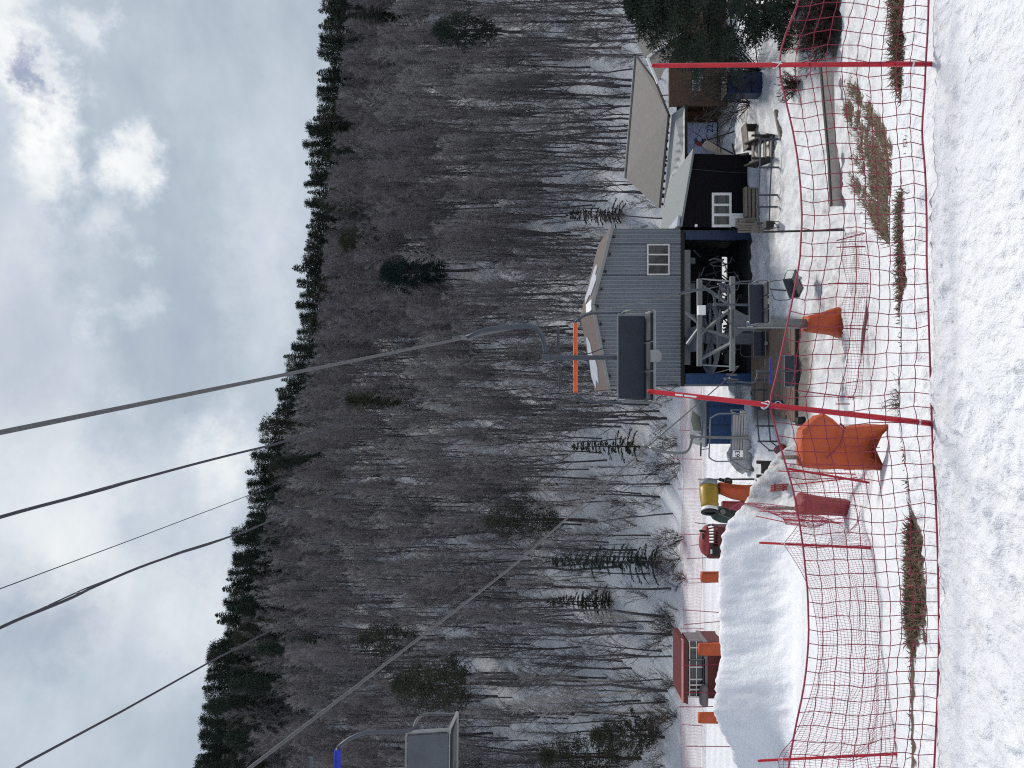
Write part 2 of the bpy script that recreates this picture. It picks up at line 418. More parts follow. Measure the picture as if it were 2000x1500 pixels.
    for (ax, ay), (bx, by), wd in STREAKS:
        t = np.clip(((x - ax) * (bx - ax) + (y - ay) * (by - ay)) / ((bx - ax) ** 2 + (by - ay) ** 2), 0, 1)
        dd = np.hypot(x - ax - t * (bx - ax), (y - ay - t * (by - ay)) * .6)
        cu = np.maximum(cu, sm(dd + wv, wd * (1.15 - .7 * t), wd * .3 * (1.15 - .7 * t)))
    dirt = np.maximum(dirt, 0.55 * cu * sm(fbm(x * 5, y * 5, 93, 3), -.20, .15))
    # muddy patches
    dirt = np.maximum(dirt, 0.9 * sm(np.exp(-((u - 1440) / 60) ** 2 - ((y - 27.5) / 1.7) ** 2) + 0.5 * fbm(x, y * 1.5, 95, 3), 0.55, 0.8))
    dirt = np.maximum(dirt, 0.0 * sm(np.exp(-((u - 800) / 70) ** 2 - ((y - 19) / 1.2) ** 2) + 0.7 * fbm(x * 1.5, y * 2, 96, 3), 0.7, 1.0))
    dirt = np.maximum(dirt, 0.85 * sm(y, 29, 30) * sm(y, 37.2, 36.4) * sm(u, 655, 690) * sm(u, 890, 870))
    dirt = np.maximum(dirt, 0.22 * sm(y, 55, 60) * sm(fbm(x * 0.8, y * 0.8, 97, 4), 0.0, 0.35))
    nr, na = AA.shape
    V = np.stack([x, y, z], -1).reshape(-1, 3)
    i = np.arange(nr - 1)[:, None] * na + np.arange(na - 1)[None, :]
    Fc = np.stack([i, i + 1, i + na + 1, i + na], -1).reshape(-1, 4)[:, ::-1]
    me = fast_mesh('snow_ground', V, Fc, M['snow'], True)
    for nm, arr in (('grime', grime), ('dirt', dirt)):
        at = me.attributes.new(nm, 'FLOAT', 'POINT'); at.data.foreach_set('value', np.clip(arr, 0, 1).astype(np.float32).ravel())
    o = link('snow_ground', me); tag(o, kind='structure')
build_ground()

# ------------------------------------------------------------------ camera, sun, sky
cam = bpy.data.cameras.new('camera'); co = bpy.data.objects.new('camera', cam); COL.objects.link(co)
cam.sensor_fit = 'HORIZONTAL'; cam.sensor_width = 36; cam.lens = 36 * F / 2000
cam.clip_start = 0.05; cam.clip_end = 3000
# the photograph was taken with the phone on its side: the sky is at the picture's left edge
co.matrix_world = Matrix(((0, 1, 0, 0), (0, 0, -1, 0), (-1, 0, 0, EYE), (0, 0, 0, 1)))
S.camera = co
SUN_EL, SUN_AZ = math.radians(51), math.radians(32)
sd = Vector((math.sin(SUN_AZ) * math.cos(SUN_EL), math.cos(SUN_AZ) * math.cos(SUN_EL), math.sin(SUN_EL)))
sl = bpy.data.lights.new('sun', 'SUN'); sl.energy = 2.5; sl.angle = math.radians(14); sl.color = (1.0, 0.95, 0.87)
so = bpy.data.objects.new('sun', sl); COL.objects.link(so); so.rotation_euler = sd.to_track_quat('Z', 'Y').to_euler()
so.location = (30, 40, 90)

def build_world():
    w = bpy.data.worlds.new('World'); S.world = w; w.use_nodes = True
    nt = w.node_tree; N = nt.nodes; Lk = nt.links; N.clear()
    out = N.new('ShaderNodeOutputWorld'); bg = N.new('ShaderNodeBackground'); Lk.new(bg.outputs[0], out.inputs[0])
    sky = N.new('ShaderNodeTexSky'); sky.sky_type = 'NISHITA'; sky.sun_disc = False
    sky.sun_elevation = SUN_EL; sky.sun_rotation = SUN_AZ; sky.altitude = 300
    tc = N.new('ShaderNodeTexCoord'); d = tc.outputs['Generated']
    def vm(op, a, b):
        n = N.new('ShaderNodeVectorMath'); n.operation = op
        for k, v in enumerate((a, b)):
            if v is None: continue
            if isinstance(v, tuple): n.inputs[k].default_value = v
            else: Lk.new(v, n.inputs[k])
        return n
    def mt(op, a, b=0.0, c=0.0, clamp=False):
        n = N.new('ShaderNodeMath'); n.operation = op; n.use_clamp = clamp
        for k, v in enumerate((a, b, c)):
            if isinstance(v, (int, float)): n.inputs[k].default_value = v
            else: Lk.new(v, n.inputs[k])
        return n.outputs[0]
    def noise(scale, detail, st=(1, 1, 1), rough=0.55, dist=0.0, off=(0, 0, 0)):
        mp = N.new('ShaderNodeMapping'); mp.inputs['Scale'].default_value = st; mp.inputs['Location'].default_value = off
        Lk.new(d, mp.inputs['Vector'])
        n = N.new('ShaderNodeTexNoise'); n.inputs['Scale'].default_value = scale; n.inputs['Detail'].default_value = detail
        n.inputs['Roughness'].default_value = rough; n.inputs['Distortion'].default_value = dist
        Lk.new(mp.outputs[0], n.inputs['Vector']); return n
    def sstep(x, a, b):
        n = N.new('ShaderNodeMapRange'); n.interpolation_type = 'SMOOTHSTEP'
        n.inputs['From Min'].default_value = a; n.inputs['From Max'].default_value = b; Lk.new(x, n.inputs['Value']); return n.outputs[0]
    wob = noise(13, 8, rough=0.66, off=(3, 1, 2))
    wv = vm('SUBTRACT', wob.outputs['Color'], (0.5, 0.5, 0.5))
    wv = vm('SCALE', wv.outputs[0], None); wv.inputs['Scale'].default_value = 0.15
    dw = vm('ADD', d, wv.outputs[0]).outputs[0]
    def dirn(px, py):
        return tuple(Vector(((750 - py) / F, 1, -(px - 1000) / F)).normalized())
    # cloud masses: (centre, radius, stretch across, sharpness, weight)
    def blob(px, py, r, st, soft, wgt):
        c = dirn(px, py)
        df = vm('SUBTRACT', dw, c).outputs[0]
        df = vm('MULTIPLY', df, st).outputs[0]
        ln = N.new('ShaderNodeVectorMath'); ln.operation = 'LENGTH'; Lk.new(df, ln.inputs[0])
        return mt('MULTIPLY', sstep(ln.outputs['Value'], r * (1 + soft), r * (1 - soft)), wgt)
    bright = [blob(268, 325, 0.036, (1, 1, 1.4), 0.75, 0.95), blob(225, 440, 0.028, (1.2, 1, 1), 0.7, 0.45), blob(180, 352, 0.020, (1, 1, 1.3), 0.8, 0.45),
              blob(95, 215, 0.038, (0.6, 1, 1.7), 0.9, 0.75), blob(22, 40, 0.050, (0.6, 1, 1.6), 0.9, 0.8), blob(185, 40, 0.024, (1, 1, 1.4), 0.8, 0.5),
              blob(5, 330, 0.07, (0.6, 1, 1.6), 1.0, 0.40), blob(100, 330, 0.04, (0.8, 1, 1.8), 1.0, 0.30),
              blob(20, 640, 0.09, (0.7, 1, 1.4), 1.0, 0.32), blob(60, 800, 0.09, (0.7, 1, 1.2), 1.0, 0.36), blob(70, 1040, 0.08, (0.8, 1, 1), 1.0, 0.42), blob(440, 930, 0.045, (0.7, 1, 1), 0.9, 0.55), blob(455, 860, 0.03, (0.7, 1, 1), 0.9, 0.3),
              blob(230, 1090, 0.07, (0.6, 1, 1.0), 1.0, 0.26), blob(130, 1400, 0.10, (0.8, 1, 1), 1.0, 0.36), blob(400, 1210, 0.045, (0.7, 1, 1), 0.9, 0.50), blob(265, 620, 0.020, (1, 1, 1), 0.9, 0.34), blob(190, 620, 0.020, (1, 1, 1), 0.9, 0.24),
              blob(500, 540, 0.06, (0.5, 1, 1.8), 1.0, 0.30), blob(565, 200, 0.10, (0.4, 1, 2.2), 1.0, 0.20), blob(360, 130, 0.045, (0.8, 1, 1.5), 1.0, 0.16)]
    tot = bright[0]
    for b in bright[1:]: tot = mt('ADD', tot, b)
    soft = noise(3.2, 6, (1, 1, 2.2), 0.5, off=(1.7, 0.4, 0.2)).outputs['Fac']
    fine = noise(14, 8, (1, 1, 1.6), 0.6).outputs['Fac']
    lum = mt('ADD', mt('MULTIPLY', soft, 0.46), mt('MULTIPLY', fine, 0.22))
    lum = mt('ADD', lum, mt('MULTIPLY', tot, 0.50))
    cr = N.new('ShaderNodeValToRGB'); e = cr.color_ramp.elements
    e[0].position = 0.16; e[0].color = (0.265, 0.325, 0.42, 1)
    e[1].position = 1.0; e[1].color = (0.86, 0.86, 0.845, 1)
    for p, c in ((0.34, (0.350, 0.402, 0.472)), (0.50, (0.45, 0.505, 0.57)), (0.74, (0.65, 0.68, 0.70))):
        x = cr.color_ramp.elements.new(p); x.color = (*c, 1)
    Lk.new(lum, cr.inputs['Fac'])
    # small openings of blue sky
    holes = mt('MAXIMUM', blob(72, 150, 0.022, (0.55, 1, 1.6), 0.8, 1.0), blob(85, 1230, 0.040, (0.8, 1, 1.0), 0.95, 0.5))
    holes = mt('MAXIMUM', holes, mt('MULTIPLY', blob(40, 690, 0.05, (0.6, 1, 1.2), 1.0, 0.35), 1.0))
    high = noise(2.1, 5, (1, 1, 1.5), 0.5, off=(5, 2, 7)).outputs['Fac']
    sep = N.new('ShaderNodeSeparateXYZ'); Lk.new(d, sep.inputs[0])
    openh = mt('MULTIPLY', sstep(high, 0.47, 0.60), sstep(sep.outputs['Z'], 0.60, 0.75))
    holes = mt('MAXIMUM', holes, openh)
    skys = N.new('ShaderNodeVectorMath'); skys.operation = 'SCALE'; Lk.new(sky.outputs[0], skys.inputs[0]); skys.inputs['Scale'].default_value = 0.6
    cs = N.new('ShaderNodeVectorMath'); cs.operation = 'SCALE'; Lk.new(cr.outputs['Color'], cs.inputs[0]); cs.inputs['Scale'].default_value = 10.0
    mx = N.new('ShaderNodeMix'); mx.data_type = 'RGBA'
    Lk.new(holes, mx.inputs['Factor']); Lk.new(cs.outputs[0], mx.inputs['A']); Lk.new(skys.outputs[0], mx.inputs['B'])
    Lk.new(mx.outputs['Result'], bg.inputs['Color']); bg.inputs['Strength'].default_value = 0.1
build_world()
S.view_settings.view_transform = 'Standard'; S.view_settings.look = 'None'; S.view_settings.exposure = 0.35; S.view_settings.gamma = 1
S.render.engine = 'CYCLES'
S.cycles.use_denoising = False; S.cycles.sample_clamp_indirect = 2.0; S.cycles.sample_clamp_direct = 6.0;  S.cycles.filter_width = 1.15
S.cycles.max_bounces = 5; S.cycles.diffuse_bounces = 2; S.cycles.glossy_bounces = 3; S.cycles.transparent_max_bounces = 6

# ------------------------------------------------------------------ lettering
def text_mesh(name, body, size, mat, parent, loc, rot, depth=0.004):
    cu = bpy.data.curves.new(name, 'FONT'); cu.body = body; cu.size = size; cu.extrude = depth; cu.align_x = 'CENTER'; cu.align_y = 'CENTER'
    to = bpy.data.objects.new('lettering_source', cu); COL.objects.link(to)
    dg = bpy.context.evaluated_depsgraph_get()
    me = bpy.data.meshes.new_from_object(to.evaluated_get(dg))
    bpy.data.objects.remove(to, do_unlink=True); bpy.data.curves.remove(cu)
    me.name = name; me.materials.clear(); me.materials.append(mat)
    o = link(name, me, parent); o.location = loc; o.rotation_euler = rot
    return o

# ------------------------------------------------------------------ chairlift chairs
def arc(p0, p1, p2, n=7):
    p0, p1, p2 = Vector(p0), Vector(p1), Vector(p2)
    return [p0 * (1 - t) ** 2 + p1 * 2 * t * (1 - t) + p2 * t * t for t in [i / n for i in range(n + 1)]]

def make_chair(label, loc, rz, pad, dark=True, number=None, bar_up=True, group=None, panel=None):
    """double chair, origin at the rope grip; the sitters would look along -y"""
    t = thing('chairlift_chair', label, 'chairlift chair', loc, rz, group)
    cx = -0.25
    fr = M['greysteel'] if dark else M['steel']
    MB().tube([(0, -0.14, 0.065), (0, 0.14, -0.065)], 0.030, 8).box((0, 0, 0.06), (0.05, 0.12, 0.06)).box((0, 0.0, 0.12), (0.035, 0.05, 0.10)).build('rope_grip', M['steel'], t)
    pts = [(0, 0, 0), (0.075, 0, -0.17)] + arc((0.10, 0, -0.24), (0.15, 0.01, -0.55), (0.155, 0.02, -0.80)) + arc((0.15, 0.02, -0.84), (0.13, 0.03, -1.02), (cx, 0.03, -1.04))
    MB().tube(pts, [0.027] * 3 + [0.033] * (len(pts) - 3), 8).build('hanger_arm', M['darksteel'] if dark else fr, t, True)
    MB().tube([(cx, 0.03, -1.00), (cx, 0.12, -1.75), (cx, 0.14, -1.95), (cx, 0.10, -2.42)], [0.030, 0.032, 0.034, 0.034], 8).box((cx, 0.03, -1.04), (0.09, 0.08, 0.10)).build('hanger_post', M['darksteel'] if dark else fr, t)
    hw = 0.56
    # backrest and its tube frame
    bk = MB().box((cx, 0.035, -2.145), (2 * hw - 0.05, 0.03, 0.33), rx=-0.16)
    if not dark:
        for k in range(5): bk.box((cx, 0.052 + 0.004 * (k % 2), -2.145 + (k - 2) * 0.064), (2 * hw - 0.06, 0.03, 0.05), rx=-0.16)
    bo = bk.build('backrest', panel or (M['navy'] if dark else M['slat']), t)
    MB().tube([(cx - hw, 0.06, -1.97), (cx + hw, 0.06, -1.97)], 0.011, 6).tube([(cx - hw, 0.0, -2.32), (cx + hw, 0.0, -2.32)], 0.014, 6) \
        .tube([(cx - hw, 0.06, -1.97), (cx - hw, 0.0, -2.32), (cx - hw, -0.46, -2.35)], 0.016, 6).tube([(cx + hw, 0.06, -1.97), (cx + hw, 0.0, -2.32), (cx + hw, -0.46, -2.35)], 0.016, 6) \
        .tube([(cx - hw, -0.46, -2.35), (cx + hw, -0.46, -2.35)], 0.016, 6).tube([(cx, 0.06, -2.40), (cx, -0.40, -2.40)], 0.02, 6).build('seat_frame', M['palesteel'] if dark else M['steel'], t)
    for k in range(3):
        x = cx + (k - 1) * 0.365
        c = MB().box((x, -0.215, -2.325), (0.345, 0.45, 0.055)).build('seat_cushion', M['cushion'] if dark else M['slat'], t, bevel=0.012)
    MB().prism([(cx - 0.075, -0.49, -2.30), (cx + 0.075, -0.49, -2.30), (cx + 0.075, -0.49, -2.40), (cx + 0.03, -0.49, -2.43), (cx - 0.03, -0.49, -2.43), (cx - 0.075, -0.49, -2.40)], (0, 0.025, 0)).build('bracket_plate', M['palesteel'] if dark else M['steel'], t)
    # armrests
    for s in (-1, 1):
        MB().tube([(cx + s * (hw + 0.01), 0.05, -2.02)] + arc((cx + s * (hw + 0.01), -0.05, -2.02), (cx + s * (hw + 0.01), -0.40, -2.0), (cx + s * (hw + 0.01), -0.40, -2.12), 5) + [(cx + s * (hw + 0.01), -0.38, -2.33)], 0.013, 6).build('armrest', M['steel'], t)
    # safety bar folded up behind the heads
    hb = 0.47
    sb = MB()
    side = []
    for s in (-1, 1):
        p = [(cx + s * (hw + 0.02), 0.0, -2.05)] + arc((cx + s * (hw + 0.02), 0.09, -1.98), (cx + s * (hw + 0.02), 0.12, -1.9), (cx + s * (hw + 0.02), 0.12, -1.75), 3) + arc((cx + s * (hw + 0.02), 0.14, -1.66), (cx + s * (hw + 0.01), 0.15, -1.54), (cx + s * hb, 0.16, -1.43), 5)
        sb.tube(p, 0.0165, 6)
    sb.tube([(cx - hb, 0.16, -1.43), (cx + hb, 0.16, -1.43)], 0.0165, 6)
    b = sb.build('safety_bar', M['darksteel'] if dark else M['steel'], t, True)
    if pad: 
        MB().tube([(cx - 0.455, 0.16, -1.43), (cx + 0.455, 0.16, -1.43)], 0.030, 8).build('bar_foam', pad, b)
    for s in (-1, 1):
        x = cx + s * 0.26
        MB().tube([(x, 0.16, -1.43), (x, 0.24, -1.22)], 0.011, 5).tube([(x - 0.165, 0.24, -1.22 + 0.01 * s), (x + 0.165, 0.24, -1.22 + 0.01 * s)], 0.020, 6).build('footrest', M['darksteel'], t)
    if number:
        pl = MB().box((cx + 0.40, 0.085, -2.13), (0.16, 0.012, 0.24)).build('number_plate', M['white'], t)
        text_mesh('plate_number', number, 0.165, M['black'], pl, (cx + 0.40, 0.094, -2.13), (math.radians(90), 0, math.radians(180)))
    return t

PI = math.pi
UP = 'double chairs hanging on the lift rope'
def rr(Z): return (0.593 + 0.1665 * (Z - 9.9), Z, 12.1 - 0.464 * (Z - 9.9))       # the rope coming up past the camera
LP = [(-3.75, 4.2, 15.75), (-3.66, 6.3, 14.32), (-2.85, 11.8, 11.55), (-1.48, 18.5, 8.2), (0.20, 27.0, 3.92), (0.69, 29.5, 2.80)]
def lr(Z):
    ys = [p[1] for p in LP]
    return (float(np.interp(Z, ys, [p[0] for p in LP])), Z, float(np.interp(Z, ys, [p[2] for p in LP])))

make_chair('empty dark chair with raised orange foam bar hanging in front of the grey lift station', rr(9.9), 0.0, M['orange_pad'], group=UP)
make_chair('empty dark chair facing uphill just behind the top of the lift mast', rr(20.8), 0.05, None, group=UP)
make_chair('lowest dark chair on the uphill rope, turned half sideways above the snow', rr(29.5), 0.75, None, group=UP)
make_chair('empty grey chair with blue bar, cut by the picture edge near the camera', (lr(6.3)[0] - 0.02, 6.3, lr(6.3)[2] + 0.02), PI + 0.12, M['blue_pad'], dark=True, group=UP, panel=M['greysteel'])
make_chair('pale slatted chair with a white 63 number plate, seen from behind', lr(18.4), PI - 0.15, None, dark=False, number='63', group=UP)
make_chair('grey chair with blue bar hanging low over the boarded deck', lr(27.0), PI, M['blue_pad'], dark=True, group=UP)
make_chair('dark chair swinging round the return wheel under the cross arm', (2.05, 34.4, 2.65), 0.0, None, group=UP)
make_chair('dark chair hanging deep in the shade of the open machine room', (5.0, 37.9, 2.9), 1.0, None, group=UP)

# ropes ------------------------------------------------------------
def build_ropes():
    mb = MB()
    near = [rr(z) for z in np.linspace(1.5, 12, 260)]
    mb.tube(near, 0.0165, 12, True, 24.0, 6)
    far = [rr(z) for z in np.linspace(12, 29.5, 12)] + [(3.75, 32, 2.75), (3.65, 34.5, 2.62)]
    mb.tube(far, 0.0155, 6)
    wh = [(2.05 + 1.6 * math.cos(a), 34.5 + 1.6 * math.sin(a), 2.62) for a in np.linspace(0, PI, 20)]
    mb.tube(wh, 0.0155, 6)
    left = [(-3.9, 1.0, 18.4)] + [Vector(lr(z)) for z in np.linspace(4.2, 29.5, 40)] + [(0.55, 32, 2.66), (0.45, 34.5, 2.62)]
    mb.tube(left, 0.0185, 6)
    o = mb.build('haul_rope', M['rope'], None, True); tag(o, 'grey twisted steel haul rope running down to the return wheel', 'rope')
    def cab(name, pts, r, label, ties=0):
        P = [W(*p) for p in pts]
        # dense smooth curve
        Q = []
        for i in range(len(P) - 1):
            for k in range(8): Q.append(P[i].lerp(P[i + 1], k / 8))
        Q.append(P[-1])
        mb = MB()
        if ties:
            mb.tube(Q, r * 0.45, 5)
            L = 0; D = []
            for i, q in enumerate(Q):
                D.append(q + Vector((0, 0, -0.035 - 0.035 * math.sin(i * 0.55) * 1.0)))
            mb.tube(D, r, 6)
            for i in range(0, len(Q), 3): mb.tube([Q[i], D[i] + Vector((0, 0, -r))], r * 0.5, 4)
        else: mb.tube(Q, r, 5)
        o = mb.build(name, M['cable'], None, True); tag(o, label, 'cable')
    cab('overhead_cable', [(-260, 1080, 5.5), (0, 1010, 7.4), (240, 942, 10), (530, 868, 14), (760, 800, 20), (1000, 727, 28), (1150, 690, 35), (1180, 680, 36.6)], 0.019, 'thin doubled black cable next to the thick haul rope against the sky', ties=1)
    cab('overhead_cable', [(-250, 1260, 6), (0, 1150, 8.5), (250, 1057, 11), (500, 962, 15), (650, 897, 19), (800, 835, 24), (1010, 745, 33), (1190, 690, 36.6)], 0.0065, 'thinnest single wire crossing the sky between the two doubled cables', ties=0)
    cab('overhead_cable', [(-240, 1350, 5.2), (0, 1226, 7), (165, 1150, 8.5), (350, 1078, 11), (480, 1038, 13), (700, 938, 17.5), (860, 873, 22), (1000, 815, 27), (1150, 765, 34), (1322, 750, 36.7)], 0.017, 'lower doubled black cable running down to the corner of the grey station', ties=1)
    cab('overhead_cable', [(-150, 1610, 5.5), (50, 1490, 7.2), (240, 1388, 9), (415, 1290, 11.5), (560, 1215, 15), (640, 1172, 18), (800, 1080, 23), (1000, 960, 29), (1325, 752, 36.75)], 0.014, 'dark cable passing in front of the tall corner conifers of the skyline', ties=0)
build_ropes()

# depression tower --------------------------------------------------
def build_tower():
    Z = 26.8
    t = thing('lift_mast', 'grey steel lift mast with cross arms, struts and sheaves before the station', 'lift mast', (2.1, Z, ground_z(2.1, Z)))
    o = Vector((2.1, Z, ground_z(2.1, Z)))
    def L(p): return Vector(p) - o
    def lw(px, py, zz=Z): return L(W(px, py, zz))
    g = M['steel']
    MB().box((0, 0, 1.75), (0.32, 0.32, 3.7)).build('mast_column', g, t, bevel=0.02)
    MB().prism([lw(1434, 603, Z - .2), lw(1434, 660, Z - .2), lw(1452, 646, Z - .2), lw(1478, 645, Z - .2), lw(1478, 618, Z - .2), lw(1456, 615, Z - .2)], (0, 0.4, 0)).build('gusset_box', M['greysteel'], t)
    sg = MB().box(lw(1464, 633, Z - .24), (0.20, 0.02, 0.20)).build('mast_sign', M['white'], t)
    MB().box(lw(1464, 633, Z - .26), (0.10, 0.012, 0.10)).box(lw(1460, 633, Z - .257), (0.15, 0.012, 0.022)).build('sign_mark', M['blue'], sg)
    ca = MB().box(lw(1430, 632.5), (3.3, 0.18, 0.16)).build('cross_arm', M['steel'], t)
    ub = MB().box(lw(1366, 630, Z + .9), (3.14, 0.2, 0.16)).build('lifting_beam', M['steel'], t)
    MB().box(lw(1370, 606, Z + .75), (0.34, 0.18, 0.26)).build('junction_box', M['white'], t)
    for a, b in (((1366, 655, Z + .9), (1430, 600, Z)), ((1366, 640, Z + .9), (1430, 660, Z)), ((1370, 700, Z + .9), (1432, 668, Z)), ((1370, 558, Z + .9), (1430, 598, Z)), ((1366, 632, Z + .9), (1340, 610, Z + 1.3)), ((1366, 640, Z + .9), (1342, 672, Z + 1.3))):
        MB().beam(lw(*a), lw(*b), 0.09).build('strut', M['steel'], t)
    for a, b in (((1372, 545, Z + .9), (1432, 550, Z)), ((1372, 713, Z + .9), (1432, 716, Z))): MB().beam(lw(*a), lw(*b), 0.05).build('end_stay', M['palesteel'], t)
    for xr, zr, dy in ((rr(Z), 0, 0), (lr(Z), 0, 0)):
        c = L(Vector(xr)); sgn = -0.464
        sa = MB()
        sa.beam(c + Vector((-.16 if c.x > 0 else .16, -0.7, 0.7 * 0.464 - 0.17)), c + Vector((-.16 if c.x > 0 else .16, 0.7, -0.7 * 0.464 - 0.17)), 0.07, 0.12)
        sa.beam(c + Vector((-.16 if c.x > 0 else .16, 0, -0.15)), Vector((c.x - .16 if c.x > 0 else c.x + .16, 0, lw(1430, 600).z)), 0.08)
        s = sa.build('sheave_beam', M['greysteel'], t)
        for k in range(4):
            y = -0.57 + 0.38 * k
            MB().disc(c + Vector((0, y, -y * 0.464 - 0.165)), (1, 0, 0), 0.145, 0.05, 16).disc(c + Vector((-.06, y, -y * 0.464 - 0.165)), (1, 0, 0), 0.05, 0.16, 10).build('sheave', M['darksteel'], s)
    MB().tube([lw(1440, 640, Z - .25), lw(1470, 640.5, Z - .3), lw(1505, 640, Z - .3), lw(1600, 641, Z - .2)], 0.022, 6).build('cable_conduit', M['palesteel'], t)
    # orange pad round the foot
    secs = []
    for px, y0, y1, dp in ((1646, 597, 660, 1.0), (1630, 601, 655, 0.95), (1605, 610, 651, 0.85), (1585, 614, 648, 0.75), (1578, 616, 647, 0.72)):
        secs.append((W(px, 0, Z - .3).z, W(0, y1, Z - .3).x, W(0, y0, Z - .3).x, Z - .02, dp))
    p = thing('crash_mat', 'orange crash mat flaring round the foot of the lift mast', 'crash mat', (2.1, Z, 0.05))
    q = [(z - 0.05, xl - 2.1, xr - 2.1, yc - Z, d) for z, xl, xr, yc, d in secs]
    q[0] = (lambda ex, z0=q[0][0]: z0 - 0.05 * ex - 0.06 * (1 - ex * ex),) + q[0][1:]
    MB().loft(q, 44, True, 0.16, 3).build('mat_cover', M['mat_orange'], p, True)
    MB().tube([(-0.34, -0.41, 0.62), (0.36, -0.41, 0.66)], 0.014, 5).tube([(0.05, -0.42, 0.95), (0.0, -0.45, 0.6), (0.10, -0.47, 0.25)], 0.008, 5).build('lashing', M['rednet_far'], p)
build_tower()

def build_bullwheel():
    t = thing('return_wheel', 'large dark return wheel lying flat before the machine room opening', 'return wheel', (2.05, 34.5, 2.55))
    MB().disc((0, 0, 0.07), (0, 0, 1), 1.58, 0.14, 40, 1.40).build('wheel_rim', M['darksteel'], t)
    sp = MB()
    for k in range(8):
        a = k * PI / 4; sp.beam((0, 0, 0.07), (1.42 * math.cos(a), 1.42 * math.sin(a), 0.07), 0.09, 0.10)
    sp.build('spokes', M['darksteel'], t)
    MB().disc((0, 0, 0.07), (0, 0, 1), 0.25, 0.4, 16).build('hub', M['greysteel'], t)
    MB().box((0, 0.2, -1.3), (0.5, 0.5, 2.3)).beam((0, 0, 0.45), (0, 2.6, 0.55), 0.35, 0.3).box((0, 0.9, 0.55), (1.1, 1.2, 0.35)).build('wheel_carrier', M['greysteel'], t)
build_bullwheel()

def X(py, Z): return (750 - py) / F * Z
def Zz(px, Z): return EYE - (px - 1000) / F * Z

